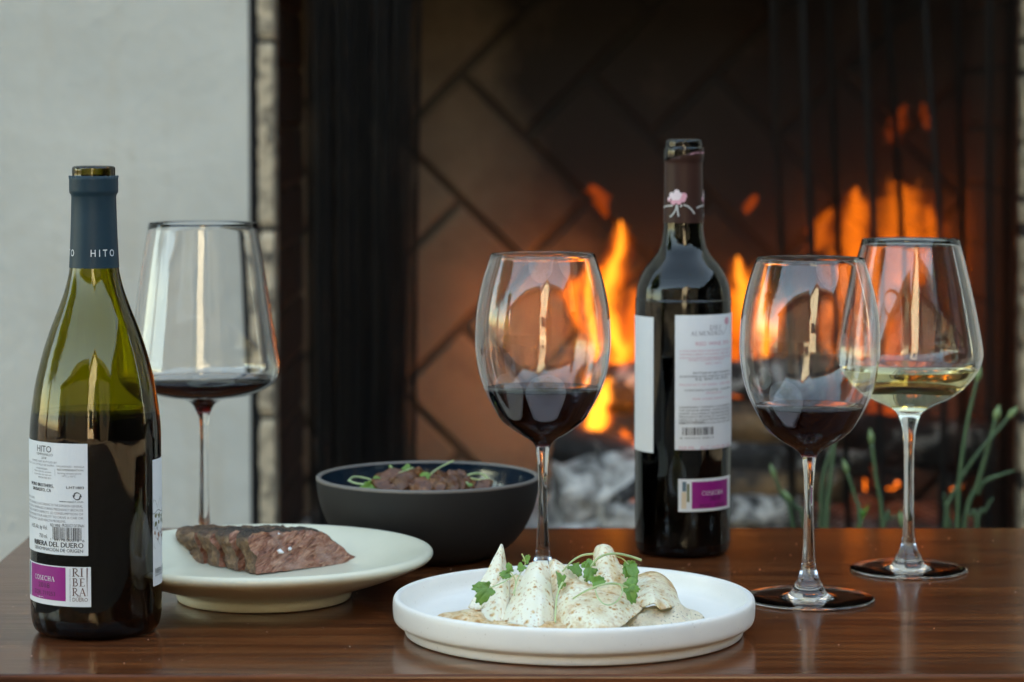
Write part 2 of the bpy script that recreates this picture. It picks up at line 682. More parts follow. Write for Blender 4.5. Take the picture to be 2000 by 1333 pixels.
# ------------------------------------------------------------------ the setting
YF, YB = 3.05, 3.50                 # fireplace face and firebox back wall
XL, XR = -0.2775, 0.600             # firebox opening
ZH, ZTOP = 0.25, 1.06               # hearth floor, opening top
JB = 0.0290                         # width of the brick edging round the opening

gr = mk('ground', [(-60, -60, 0), (60, -60, 0), (60, 60, 0), (-60, 60, 0)], [(0, 1, 2, 3)], GROUND, smooth=False)
tag(gr, None, None, kind='structure')
bed = box('planting_bed', (-1.2, 2.2, 2.25, YF - 0.01, 0.004, 0.035), SOIL, bevel=0.01)
tag(bed, None, None, kind='structure')

wb = MB()
wb.add(box_geo(-4.0, XL - JB, YF, YF + 0.75, 0.0, 4.2))
wb.add(box_geo(XR + JB, 4.0, YF, YF + 0.75, 0.0, 4.2))
wb.add(box_geo(XL - JB, XR + JB, YF, YF + 0.75, ZTOP + JB, 4.2))
wb.add(box_geo(XL - JB, XR + JB, YF, YF + 0.75, 0.0, ZH - 0.03))
wall = wb.build('fireplace_wall', PLASTER)
tag(wall, None, None, kind='structure')

fbx = MB()
fbx.add(box_geo(XL - JB, XR + JB, YB + 0.011, YF + 0.74, ZH - 0.03, ZTOP + JB))      # mass behind back wall
fbx.add(box_geo(XL - JB, XL - 0.006, YF + 0.012, YB + 0.011, ZH - 0.03, ZTOP + JB))
fbx.add(box_geo(XR + 0.006, XR + JB, YF + 0.012, YB + 0.011, ZH - 0.03, ZTOP + JB))
fbx.add(box_geo(XL - 0.006, XR + 0.006, YF + 0.012, YB + 0.011, ZTOP, ZTOP + JB))
fbx.add(box_geo(XL - 0.006, XR + 0.006, YF + 0.012, YB + 0.011, ZH - 0.03, ZH))
firebox = fbx.build('firebox', MORTAR)
tag(firebox, None, None, kind='structure')

# herringbone firebricks on the back wall, one object each
W = 0.120
P1 = V(900, 144, YB)
uax = Vector((1, 0, -1)).normalized()
vax = Vector((1, 0, 1)).normalized()


def brick_mesh(name, lx, lz, ly, bev=0.004, seed=0):
    me = bpy.data.meshes.new(name)
    bm = bmesh.new()
    vs, fs = box_geo(-lx / 2, lx / 2, 0, ly, -lz / 2, lz / 2)
    bv = [bm.verts.new(v) for v in vs]
    for f in fs:
        bm.faces.new([bv[i] for i in f])
    bmesh.ops.bevel(bm, geom=list(bm.edges), offset=bev, segments=1, affect='EDGES')
    r = random.Random(seed)
    for v in bm.verts:
        v.co += Vector((r.uniform(-1, 1), r.uniform(-1, 1), r.uniform(-1, 1))) * 0.0012
    bm.to_mesh(me)
    bm.free()
    me.materials.append(FIREBRICK)
    return me


bkm = [brick_mesh('brick', 2 * W - 0.010, W - 0.010, 0.06, 0.004, s) for s in range(4)]
org = P1 - vax * W                      # cell (0,0) corner
cnt = 0
for i in range(-12, 14):
    for j in range(-12, 14):
        c = (i - j) % 4
        if c == 0:
            ctr, rot = org + uax * ((i + 1) * W) + vax * ((j + 0.5) * W), math.radians(45)
        elif c == 2:
            ctr, rot = org + uax * ((i + 0.5) * W) + vax * (j * W), math.radians(-45)
        else:
            continue
        if not (XL - 0.13 < ctr.x < XR + 0.13 and ZH - 0.12 < ctr.z < ZTOP + 0.12):
            continue
        o = bpy.data.objects.new('brick', bkm[cnt % 4])
        C.objects.link(o)
        o.parent = firebox
        o.location = (ctr.x, YB + rnd.uniform(0, 0.004), ctr.z)
        o.rotation_euler = (0, rot, 0)
        cnt += 1
# side walls of the firebox, running bond
sbm = [brick_mesh('brick', 0.222, 0.068, 0.03, 0.003, 10 + s) for s in range(3)]
hbm = brick_mesh('brick', 0.107, 0.068, 0.03, 0.003, 19)
SOOTBRICK = plain('soot_brick', (0.026, 0.019, 0.014), 0.9, var=0.6, vscale=18, bump=0.5)
for me in sbm + [hbm]:
    me.materials[0] = SOOTBRICK
for side, X, rz in ((0, XL, math.radians(90)), (1, XR, math.radians(-90))):
    for k in range(11):
        z = ZH + 0.038 + k * 0.0745
        ys = ((YF + 0.016, 0), (YF + 0.246, 0)) if k % 2 == 0 else ((YF + 0.016, 1), (YF + 0.131, 0), (YF + 0.361, 1))
        for q, (y, half) in enumerate(ys):
            y += 0.0535 if half else 0.111
            o = bpy.data.objects.new('brick', hbm if half else sbm[(k + q) % 3])
            C.objects.link(o)
            o.parent = firebox
            o.location = (X - 0.002 * (1 if side == 0 else -1), y, z)
            o.rotation_euler = (0, 0, rz)

# upright brick edging round the opening
def rough_edge_brick(seed):
    me = bpy.data.meshes.new('brick')
    vs, fs = [], []
    n, hw = 26, (JB - 0.011) / 2
    for i in range(n + 1):
        z = -0.108 + 0.216 * i / n
        e = 0.0022 * noise.noise(Vector((z * 60, seed, 0))) + 0.0014 * noise.noise(Vector((z * 170, seed, 4)))
        f = 0.0008 * noise.noise(Vector((z * 80, seed, 9)))
        inset = 0.004 if i in (0, n) else 0.0
        vs += [(-hw + e + inset, 0.0015 + inset, z), (-hw + e + 0.002, inset, z), (hw + f - 0.002, inset, z), (hw + f, 0.0015 + inset, z), (hw + f, 0.06, z), (-hw + e, 0.06, z)]
    for i in range(n):
        for q in range(6):
            q2 = (q + 1) % 6
            fs.append((i * 6 + q, i * 6 + q2, i * 6 + 6 + q2, i * 6 + 6 + q))
    fs += [tuple(range(6))[::-1], tuple(n * 6 + q for q in range(6))]
    me.from_pydata(vs, [], fs)
    me.materials.append(EDGEBRICK)
    return me


ebm = [rough_edge_brick(30 + s * 1.7) for s in range(4)]
for me in ebm:
    me.materials[0] = EDGEBRICK
zj = V(510, 80, YF).z - 0.2205 / 2
for X in (XL - JB / 2 + 0.0045, XR + JB / 2 - 0.0045):
    for k in range(-3, 3):
        z = zj + k * 0.2205
        if z < ZH - 0.1 or z > ZTOP + 0.05:
            continue
        o = bpy.data.objects.new('brick', ebm[k % 4])
        C.objects.link(o)
        o.parent = wall
        o.location = (X, YF + rnd.uniform(0.003, 0.007), z)
        o.rotation_euler = (0, rnd.uniform(-0.006, 0.006), 0)
mort = MB()
mort.add(box_geo(XL - JB, XL - 0.001, YF + 0.0095, YF + 0.0115, ZH, ZTOP))
mort.add(box_geo(XR + 0.001, XR + JB, YF + 0.0095, YF + 0.0115, ZH, ZTOP))
mort.build('mortar', SOOT, wall)

# ------------------------------------------------------------------ spark-screen curtains, wire by wire
def curtain(name, label, x0, x1, flat, nf, amp, xs0, xs1):
    """Diamond wire mesh hanging in folds between x0 and x1 (top) / xs0.. (bottom)."""
    p = 0.0060
    nw = int(flat / p)
    za, zb = ZTOP - 0.01, ZH + 0.01
    nz = int((za - zb) / (p * 0.5))
    vs, fs = [], []
    for w in range(nw + 1):
        base = len(vs)
        for k in range(nz + 1):
            a = (w + (0.25 if (k + w) % 2 else -0.25) * 2) / nw
            t = k / nz
            z = za + (zb - za) * t
            ph = 2 * math.pi * nf * a + 0.7 * math.sin(3.1 * t + 4 * a) + 1.2 * noise.noise(Vector((a * 3, t * 1.3, nf)))
            xx = (x0 + (x1 - x0) * a) * (1 - t) + (xs0 + (xs1 - xs0) * a) * t
            y = YF + 0.045 + amp * (0.55 + 0.45 * t) * math.sin(ph) + 0.006 * noise.noise(Vector((a * 8, t * 3, 1.7)))
            xx += 0.35 * amp * math.sin(2 * ph)
            for q in range(3):
                ang = 2.094 * q + 0.5
                vs.append((xx + 0.0013 * math.cos(ang), y + 0.0013 * math.sin(ang), z))
            if k:
                b = base + (k - 1) * 3
                for q in range(3):
                    q2 = (q + 1) % 3
                    fs.append((b + q, b + q2, b + 3 + q2, b + 3 + q))
    t = thing(name, label, 'fire screen', (0, 0, 0), group='spark screen curtains')
    o = mk('wire_mesh', vs, fs, STEEL, t)
    o['kind'] = 'stuff'
    return t


xw = lambda px: (px - 1000) / F * (YF + 0.045)
curtain('spark_screen', 'black wire mesh spark curtain bunched in tight folds beside the white wall',
        xw(606), xw(806), 1.0, 5.3, 0.034, xw(612), xw(796))
curtain('spark_screen', 'black wire mesh spark curtain spread across the flames behind the white wine',
        xw(1492), xw(2010), 0.66, 4.6, 0.030, xw(1535), xw(2010))

# ------------------------------------------------------------------ logs, ash and flames
def log(name, label, p0, p1, r, m, seed, rough=0.18, group='logs and coals in the fireplace', cat='log', n=22, seg=22, flat=1.0):
    p0, p1 = Vector(p0), Vector(p1)
    mid = (p0 + p1) / 2
    ax = (p1 - p0)
    L = ax.length
    ax.normalize()
    sidev = ax.cross(Vector((0, 0, 1))).normalized()
    upv = sidev.cross(ax).normalized()
    vs, fs = [], []
    rows = []
    for i in range(-3, n + 4):
        t = min(max(i / n, 0), 1)
        sc = 1.0
        if i < 0:
            sc = (0.93, 0.6, 0.2)[-i - 1]
        if i > n:
            sc = (0.93, 0.6, 0.2)[i - n - 1]
        row = []
        for k in range(seg):
            a = 2 * math.pi * k / seg
            d = sidev * math.cos(a) + upv * math.sin(a) * flat
            q = Vector((t * L * 6, math.cos(a) * 1.3, math.sin(a) * 1.3)) + Vector((seed * 7.3, 0, 0))
            rr = r * sc * (1 + rough * noise.noise(q) + rough * 0.7 * noise.noise(q * 3.3) + rough * 0.4 * noise.noise(q * 8))
            v = ax * ((t - 0.5) * L + rough * 0.5 * r * noise.noise(q * 2)) + d * rr
            row.append(len(vs))
            vs.append(v)
        rows.append(row)
    for i in range(len(rows) - 1):
        for k in range(seg):
            k2 = (k + 1) % seg
            fs.append((rows[i][k], rows[i][k2], rows[i + 1][k2], rows[i + 1][k]))
    fs.append(tuple(rows[0])[::-1])
    fs.append(tuple(rows[-1]))
    o = mk(name, vs, fs, m)
    o.location = mid
    return tag(o, label, cat, group)


log('ash_log', 'lumpy log coated in white ash between the stem glass and the dark bottle', V(1085, 975, 3.17), V(1262, 962, 3.20), 0.040, CHARASH, 1, 0.42)
log('charred_log', 'black charred log lying just above the white ash lump', V(1085, 862, 3.26), V(1300, 915, 3.24), 0.026, CHAR, 2, 0.28)
log('charred_log', 'dark charred log across the back below the tall flame', V(1190, 760, 3.34), V(1620, 752, 3.33), 0.030, CHAR, 3, 0.28)
log('burnt_log', 'tan half burnt log between the dark bottle and the front red glass', V(1330, 828, 3.22), V(1640, 842, 3.25), 0.027, CHARWOOD, 4, 0.16)
log('burnt_log', 'lower tan and black log seen right of the magenta bottle seal', V(1380, 945, 3.17), V(1660, 952, 3.16), 0.018, CHARWOOD, 5, 0.2)
log('charred_log', 'black log lying below the tan log right of the dark bottle', V(1400, 893, 3.20), V(1700, 905, 3.19), 0.018, CHAR, 6, 0.25)
log('ash_log', 'grey ashy log end low beside the foot of the dark bottle', V(1390, 1000, 3.14), V(1560, 1003, 3.15), 0.022, m_char('grey_ashy_log', 0.6), 7, 0.3)
log('ash_log', 'pale ash chunk low at the base of the dark bottle', V(1180, 1010, 3.13), V(1290, 1012, 3.14), 0.018, CHARASH, 11, 0.35)
log('coal', 'glowing red coal half buried beside the white ash lump', V(1205, 985, 3.135), V(1265, 940, 3.16), 0.012, EMBER, 8, 0.3, cat='coal')
log('coal', 'glowing orange coals behind the stem of the white wine glass', V(1690, 940, 3.26), V(1780, 934, 3.26), 0.013, EMBER, 9, 0.35, cat='coal')
log('coal', 'small glowing coal behind the green stalks at far right', V(1840, 942, 3.26), V(1885, 940, 3.26), 0.010, EMBER, 10, 0.3, cat='coal')
log('charred_log', 'large black log lying behind the green stalks under the big flames', V(1590, 850, 3.30), V(1960, 880, 3.28), 0.034, CHAR, 12, 0.22)
# ash bed
vs, fs = [], []
NX, NY = 60, 30
for i in range(NX + 1):
    for j in range(NY + 1):
        x = XL + 0.01 + (XR - XL - 0.02) * i / NX
        y = YF + 0.06 + (YB - YF - 0.08) * j / NY
        h = 0.012 + 0.035 * math.exp(-((x - 0.22) / 0.24) ** 2) + 0.014 * noise.noise(Vector((x * 22, y * 22, 0))) + 0.008 * noise.noise(Vector((x * 60, y * 60, 3)))
        vs.append((x, y, ZH + max(h, 0.004)))
for i in range(NX):
    for j in range(NY):
        a = i * (NY + 1) + j
        fs.append((a, a + NY + 1, a + NY + 2, a + 1))
ash = mk('ash', vs, fs, ASHBED)
tag(ash, 'grey wood ash covering the firebox floor', 'ash', kind='stuff')


def flame_geo(pts, Y, seed, k=1.0, wob=0.35):
    """pts: (px, py, half width px)."""
    sm = crom([(p[0], p[1], p[2]) for p in pts], 6)
    seg = 18
    vs, fs, rows = [], [], []
    n = len(sm)
    for i, p in enumerate(sm):
        c = V(p[0], p[1], Y)
        r = max(p[2], 0.6) / F * Y * k
        if i == 0 or i == n - 1:
            r *= 0.25
        row = []
        for q in range(seg):
            a = 2 * math.pi * q / seg
            qv = Vector((math.cos(a) * 0.9, math.sin(a) * 0.9, i * 0.30)) + Vector((seed * 3.7, seed, 0))
            rr = r * max(0.12, 1 + 1.3 * wob * noise.noise(qv) + wob * noise.noise(qv * 2.6))
            off = Vector((noise.noise(Vector((i * 0.3, seed, 5))), noise.noise(Vector((i * 0.3, seed, 9))), 0)) * r * 0.75
            row.append(len(vs))
            vs.append(c + off + Vector((math.cos(a) * rr, math.sin(a) * rr * 0.75, 0)))
        rows.append(row)
    for i in range(len(rows) - 1):
        for q in range(seg):
            q2 = (q + 1) % seg
            fs.append((rows[i][q], rows[i][q2], rows[i + 1][q2], rows[i + 1][q]))
    fs.append(tuple(rows[0])[::-1])
    fs.append(tuple(rows[-1]))
    return vs, fs


fire = thing('fire', 'orange wood fire with tall flame tongues burning in the brick fireplace', 'fire', (0.25, 3.3, ZH + 0.05))
FI = Matrix.Translation(-Vector(fire.location))


def flame(pts, Y, seed, mats=((FL_OUT, 1.0),), wob=0.35):
    for q, (m, k) in enumerate(mats):
        for lay, (kk, ww) in enumerate(((1.15, 0.30), (0.85, 0.5), (0.52, 0.7))):
            vs, fs = flame_geo(pts, Y + 0.002 * q, seed + 0.13 * q + 0.37 * lay, k * kk, wob * (0.7 + ww))
            mk('flame', [FI @ Vector(v) for v in vs], fs, m, fire)
    r_ = random.Random(seed * 31)
    if len(pts) > 4:
        for e in range(6):
            i0 = r_.randrange(0, len(pts) - 3)
            x, y, w = pts[i0 + 1]
            dx = r_.choice((-1, 1)) * w * r_.uniform(0.5, 1.0)
            L = r_.uniform(35, 75)
            L *= 0.8
            sub = [(x + dx * 1.3 + r_.uniform(-8, 8), y - L * 0.75, 1.5), (x + dx * 1.2, y - L * 0.3, 4), (x + dx, y + L * 0.15, w * 0.24 + 2), (x + dx * 0.7, y + L * 0.6, w * 0.28), (x + dx * 0.3, y + L, 3)]
            vs, fs = flame_geo(sub, Y + r_.uniform(-0.015, 0.015), seed + 5 + e, 1.0, 0.5)
            mk('flame', [FI @ Vector(v) for v in vs], fs, FL_MID if mats[-1][0] is not FL_OUT else FL_OUT, fire)


HOT = ((FL_OUT, 1.1), (FL_MID, 0.75), (FL_IN, 0.42))
WARM = ((FL_OUT, 1.0), (FL_MID, 0.62))
COOL = ((FL_OUT, 1.0),)
BROAD = ((FL_OUT, 1.25), (FL_MID, 0.9), (FL_MID, 0.5))
# tall tongue between the stem glass and the dark bottle
flame([(1212, 430, 4), (1213, 470, 15), (1200, 520, 24), (1178, 575, 34), (1188, 630, 36), (1208, 680, 32), (1214, 730, 18), (1210, 755, 6)], 3.34, 1, HOT)
flame([(1180, 520, 4), (1150, 550, 26), (1128, 575, 22), (1140, 620, 14), (1165, 650, 10)], 3.33, 2, WARM)
flame([(1152, 360, 4), (1168, 378, 17), (1176, 400, 12), (1184, 425, 5)], 3.36, 3, COOL)
flame([(1235, 560, 4), (1242, 620, 18), (1236, 690, 24), (1226, 745, 10)], 3.36, 4, WARM)
flame([(1192, 735, 4), (1182, 770, 14), (1166, 805, 22), (1160, 838, 22), (1172, 865, 8)], 3.25, 5, ((FL_OUT, 1.2), (FL_MID, 0.95), (FL_IN, 0.8)))
flame([(1215, 840, 5), (1230, 858, 14), (1248, 872, 8)], 3.22, 6, WARM)
# flames behind the bottle's right side
flame([(1440, 500, 5), (1446, 545, 22), (1452, 590, 32), (1468, 640, 34), (1470, 690, 28), (1460, 730, 8)], 3.36, 7, HOT)
flame([(1530, 575, 5), (1518, 600, 22), (1500, 630, 26), (1490, 670, 14)], 3.35, 8, WARM)
flame([(1476, 380, 3), (1466, 398, 11), (1458, 418, 4)], 3.36, 9, COOL)
flame([(1425, 560, 6), (1428, 640, 26), (1436, 720, 20), (1436, 770, 6)], 3.37, 10, WARM)
flame([(1428, 770, 3), (1446, 778, 13), (1470, 775, 5)], 3.2, 17, WARM)
# big flames behind the right curtain
flame([(1755, 350, 5), (1762, 385, 34), (1760, 430, 52), (1772, 465, 48), (1765, 510, 40), (1755, 560, 30)], 3.38, 11, BROAD)
flame([(1672, 365, 4), (1672, 410, 24), (1664, 455, 30), (1672, 500, 44), (1690, 560, 62), (1700, 620, 60), (1705, 680, 40), (1700, 730, 10)], 3.36, 12, BROAD)
flame([(1628, 405, 4), (1608, 430, 22), (1600, 470, 24), (1585, 495, 10)], 3.37, 13, WARM)
flame([(1815, 400, 4), (1822, 450, 22), (1815, 500, 20), (1800, 560, 12)], 3.39, 14, WARM)
flame([(1768, 205, 4), (1752, 235, 16), (1745, 262, 14), (1752, 288, 6)], 3.40, 15, COOL)
flame([(1800, 200, 3), (1808, 230, 9), (1812, 255, 4)], 3.41, 16, COOL)
flame([(1660, 560, 5), (1630, 600, 26), (1618, 650, 28), (1640, 700, 12)], 3.36, 18, WARM)
flame([(1740, 600, 5), (1760, 650, 24), (1748, 720, 30), (1738, 790, 36), (1742, 850, 28), (1752, 900, 10)], 3.34, 19, COOL)
flame([(1690, 640, 5), (1700, 700, 40), (1720, 760, 42), (1735, 815, 16)], 3.35, 20, COOL)
flame([(1690, 905, 4), (1705, 925, 14), (1712, 945, 12), (1720, 958, 4)], 3.24, 21, COOL)
for (px, py, Y, e) in ((1200, 640, 3.27, 0.0005), (1462, 620, 3.28, 0.0005), (1715, 560, 3.28, 0.0008)):
    ld = bpy.data.lights.new('fire_glow', 'POINT')
    ld.energy = e
    ld.color = (1.0, 0.42, 0.12)
    ld.shadow_soft_size = 0.05
    lo = bpy.data.objects.new('fire_glow', ld)
    C.objects.link(lo)
    lo.parent = fire
    lo.location = V(px, py, Y) - Vector(fire.location)

# ------------------------------------------------------------------ table
pf, pb = G(1000, 1318.5), G(1000, 1031)
TX0 = G(0, 1094).x
tab = thing('coffee_table', 'dark reddish brown wooden table under all the food and wine', 'table', (0.15, (pf.y + pb.y) / 2, 0))
ty, tx = tab.location.y, tab.location.x
box('table_top', (TX0 - tx, 0.72 - tx, pf.y - ty, pb.y - ty, T - 0.038, T), WOOD, tab, 0.0022, 3)
for sx in (TX0 + 0.06, 0.66):
    for sy in (pf.y + 0.06, pb.y - 0.06):
        box('leg', (sx - 0.025 - tx, sx + 0.025 - tx, sy - 0.025 - ty, sy + 0.025 - ty, 0.0, T - 0.0385), WOOD, tab, 0.003)
box('apron', (TX0 + 0.09 - tx, 0.63 - tx, pf.y + 0.045 - ty, pf.y + 0.065 - ty, T - 0.09, T - 0.0385), WOOD, tab, 0.002)
box('apron', (TX0 + 0.09 - tx, 0.63 - tx, pb.y - 0.065 - ty, pb.y - 0.045 - ty, T - 0.09, T - 0.0385), WOOD, tab, 0.002)

# ------------------------------------------------------------------ wine glasses
def glass_profile(outer, wall, foot, inner_bottom):
    """outer: bowl outside from stem bottom up to the rim as (r, z); returns full closed profile."""
    bowl = [Vector((r, z)) for r, z in crom(outer, 5)]
    fo = [Vector((r, z)) for r, z in foot]
    # inside: offset along normals where r is large enough and z above inner_bottom
    inn = []
    for i, p in enumerate(bowl):
        a, b = bowl[max(i - 1, 0)], bowl[min(i + 1, len(bowl) - 1)]
        t = (b - a).normalized()
        nrm = Vector((-t.y, t.x))
        q = p + nrm * wall
        if q.x > 0.0012 and q.y > inner_bottom:
            inn.append(q)
    top = bowl[-1]
    rim = [Vector((top.x - wall * 0.15, top.y + wall * 0.45)), Vector((top.x - wall * 0.75, top.y + wall * 0.45))]
    inn = [q for q in inn if q.y < top.y - 0.0002]
    inner = [Vector((0, inner_bottom))] + inn
    return fo + bowl + rim + inner[::-1], inner


def wine_fill(inner, level, grow=0.0003):
    out = []
    for i, p in enumerate(inner):
        if p.y >= level:
            a = inner[i - 1]
            t = (level - a.y) / max(p.y - a.y, 1e-6)
            out.append(Vector((a.x + (p.x - a.x) * t + grow, level)))
            break
        out.append(Vector((p.x + (grow if p.x > 0 else 0), p.y - (grow if i == 0 else 0))))
    out.append(Vector((0, level)))
    return out


def wine_glass(base_px, label, outer, wall, foot, inner_bottom, level, wine, winename):
    loc = G(*base_px)
    loc.z = T + 0.0003
    t = thing('wine_glass', label, 'wine glass', loc, group='stemmed wine glasses on the table')
    prof, inner = glass_profile(outer, wall, foot, inner_bottom)
    lathe('crystal', prof, CLEAR, t, 128)
    lathe('wine', wine_fill(inner, level), wine, t, 128)
    return t


def foot_prof(R, rs, z1):
    return [(0, 0.0), (R * 0.6, 0.0), (R - 0.0016, 0.0), (R - 0.0005, 0.0003), (R, 0.0009), (R - 0.0005, 0.0015), (R - 0.0016, 0.0018), (R * 0.8, 0.0018), (R * 0.6, 0.00181), (R * 0.45, 0.00185),
            (R * 0.37, 0.0021), (R * 0.31, 0.0031), (R * 0.26, 0.0056), (R * 0.22, 0.0095)]


S = 2833.0
red_outer = [(0.0078, 0.0135), (0.0052, 0.022), (0.0042, 0.034), (0.0034, 0.055), (0.0032, 0.075), (0.0040, 0.090), (0.0054, 0.0985), (0.0095, 0.1035),
             (0.0180, 0.1085), (0.0285, 0.1165), (0.0345, 0.1255), (0.0405, 0.1370), (0.0440, 0.1465), (0.0464, 0.1570), (0.0480, 0.1700), (0.0479, 0.1800),
             (0.0468, 0.1960), (0.0428, 0.2160), (0.0368, 0.2350)]
foot_red = foot_prof(0.0455, 0.008, 0.0135)
wine_glass((1579, 1171), 'red wine glass in front of the pale wine, its foot beside the white plate', red_outer, 0.00065, foot_red, 0.0995, 0.1335, REDWINE, 'red')
wine_glass((1060, 1143), 'red wine glass whose stem rises behind the folded sheets, beside the dark bowl', red_outer, 0.00065, foot_red, 0.0995, 0.1400, REDWINE, 'red')
left_outer = [(0.0075, 0.0125), (0.0050, 0.020), (0.0040, 0.034), (0.0033, 0.060), (0.0032, 0.090), (0.0040, 0.1030), (0.0058, 0.1085), (0.0090, 0.1140), (0.0150, 0.1172),
              (0.0240, 0.1190), (0.0355, 0.1212), (0.0460, 0.1250), (0.0530, 0.1295), (0.0568, 0.1345), (0.0580, 0.1420), (0.0565, 0.1530),
              (0.0534, 0.1720), (0.0506, 0.1905), (0.0480, 0.2090), (0.0450, 0.2280), (0.0407, 0.2515)]
wine_glass((399, 1080), 'wide flat bottomed red wine glass standing behind the green bottle', left_outer, 0.00065, foot_prof(0.045, 0.008, 0.0125), 0.1080, 0.1325, REDWINE, 'red')
white_outer = [(0.0078, 0.0130), (0.0052, 0.020), (0.0041, 0.032), (0.0036, 0.060), (0.0036, 0.085), (0.0046, 0.1010), (0.0070, 0.1110), (0.0105, 0.1170), (0.0190, 0.1218),
               (0.0290, 0.1265), (0.0380, 0.1330), (0.0455, 0.1410), (0.0505, 0.1490), (0.0527, 0.1560), (0.0529, 0.1620), (0.0510, 0.1740), (0.0466, 0.1960), (0.0410, 0.2200), (0.0352, 0.2425)]
wine_glass((1774, 1114), 'white wine glass with pale yellow wine standing behind the front red glass', white_outer, 0.00065, foot_prof(0.0430, 0.008, 0.013), 0.1185, 0.1490, WHITEWINE, 'white')

# ------------------------------------------------------------------ print on curved surfaces
_tc = {}


def text_geo(s):
    if s in _tc:
        return _tc[s]
    cu = bpy.data.curves.new('print_text', 'FONT')
    cu.body = s
    cu.resolution_u = 2
    ob = bpy.data.objects.new('print_text', cu)
    me = bpy.data.meshes.new_from_object(ob)
    vs = [(v.co.x, v.co.y) for v in me.vertices]
    fs = [tuple(p.vertices) for p in me.polygons]
    bpy.data.objects.remove(ob)
    bpy.data.curves.remove(cu)
    bpy.data.meshes.remove(me)
    _tc[s] = (vs, fs)
    return vs, fs


CAP = None


def cap_h():
    global CAP
    if CAP is None:
        CAP = max(v[1] for v in text_geo('H')[0])
    return CAP


def stroke(pts, w):
    """Ribbon along 2D pts with width w (number or list)."""
    vs, fs = [], []
    P = [Vector(p) for p in pts]
    for i, p in enumerate(P):
        t = (P[min(i + 1, len(P) - 1)] - P[max(i - 1, 0)])
        t = t.normalized() if t.length > 1e-9 else Vector((1, 0))
        nn = Vector((-t.y, t.x)) * ((w[i] if isinstance(w, (list, tuple)) else w) / 2)
        vs += [p + nn, p - nn]
    for i in range(len(P) - 1):
        fs.append((2 * i, 2 * i + 1, 2 * i + 3, 2 * i + 2))
    return [(v.x, v.y) for v in vs], fs


def arc(cx, cyy, rx, ry, a0, a1, n=14):
    return [(cx + rx * math.cos(math.radians(a0 + (a1 - a0) * i / n)), cyy + ry * math.sin(math.radians(a0 + (a1 - a0) * i / n))) for i in range(n + 1)]


TH, TN = 0.135, 0.055
SERIF = {
    'I': (0.36, [([(0.18, 0), (0.18, 1)], TH), ([(0.02, 0.02), (0.34, 0.02)], TN), ([(0.02, 0.98), (0.34, 0.98)], TN)]),
    'R': (0.78, [([(0.18, 0), (0.18, 1)], TH), ([(0.02, 0.02), (0.34, 0.02)], TN), ([(0.02, 0.98), (0.30, 0.98)], TN), (arc(0.30, 0.74, 0.28, 0.24, 90, -90), 0.10), ([(0.34, 0.50), (0.52, 0.24), (0.80, 0.0)], 0.12)]),
    'B': (0.68, [([(0.18, 0), (0.18, 1)], TH), ([(0.02, 0.02), (0.34, 0.02)], TN), ([(0.02, 0.98), (0.34, 0.98)], TN), (arc(0.30, 0.76, 0.22, 0.22, 90, -90), 0.09), (arc(0.30, 0.28, 0.30, 0.26, 90, -90), 0.10)]),
    'E': (0.62, [([(0.18, 0), (0.18, 1)], TH), ([(0.02, 0.025), (0.58, 0.025)], TN), ([(0.02, 0.975), (0.55, 0.975)], TN), ([(0.18, 0.52), (0.46, 0.52)], TN), ([(0.56, 0.0), (0.58, 0.20)], TN), ([(0.53, 0.82), (0.54, 1.0)], TN)]),
    'A': (0.82, [([(0.10, 0.0), (0.41, 1.0)], TN), ([(0.41, 1.0), (0.72, 0.0)], TH), ([(0.22, 0.36), (0.60, 0.36)], TN), ([(0.0, 0.02), (0.22, 0.02)], TN), ([(0.58, 0.02), (0.86, 0.02)], TN)]),
    'C': (0.80, [(arc(0.46, 0.5, 0.40, 0.47, 48, 312, 20), 0.105), ([(0.73, 0.68), (0.74, 0.90)], TN)]),
    'O': (0.92, [(arc(0.46, 0.5, 0.39, 0.47, 0, 360, 26), 0.10)]),
    'S': (0.58, [(arc(0.29, 0.74, 0.20, 0.22, 50, 250, 10) + arc(0.28, 0.27, 0.22, 0.23, 75, -140, 12), 0.10)]),
    'H': (0.86, [([(0.18, 0), (0.18, 1)], TH), ([(0.68, 0), (0.68, 1)], TH), ([(0.18, 0.52), (0.68, 0.52)], TN), ([(0.02, 0.02), (0.34, 0.02)], TN), ([(0.02, 0.98), (0.34, 0.98)], TN), ([(0.52, 0.02), (0.84, 0.02)], TN), ([(0.52, 0.98), (0.84, 0.98)], TN)]),
    'D': (0.84, [([(0.18, 0), (0.18, 1)], TH), ([(0.02, 0.02), (0.34, 0.02)], TN), ([(0.02, 0.98), (0.34, 0.98)], TN), (arc(0.30, 0.5, 0.46, 0.47, 90, -90), 0.10)]),
    'Z': (0.66, [([(0.06, 0.97), (0.62, 0.97)], TN), ([(0.58, 0.97), (0.06, 0.03)], TH), ([(0.04, 0.03), (0.64, 0.03)], TN)]),
    'L': (0.60, [([(0.18, 0), (0.18, 1)], TH), ([(0.02, 0.02), (0.56, 0.02)], TN), ([(0.02, 0.98), (0.34, 0.98)], TN), ([(0.55, 0), (0.57, 0.22)], TN)]),
    'M': (1.02, [([(0.14, 0), (0.18, 1)], TN), ([(0.18, 1), (0.52, 0.06)], TH), ([(0.52, 0.06), (0.84, 1)], TN), ([(0.84, 1), (0.88, 0)], TH), ([(0.02, 0.02), (0.28, 0.02)], TN), ([(0.74, 0.02), (1.0, 0.02)], TN)]),
    'N': (0.88, [([(0.16, 0), (0.16, 1)], TN), ([(0.16, 1), (0.72, 0.0)], TH), ([(0.72, 0), (0.72, 1)], TN), ([(0.02, 0.02), (0.30, 0.02)], TN), ([(0.58, 0.98), (0.86, 0.98)], TN)]),
    ' ': (0.4, []),
}


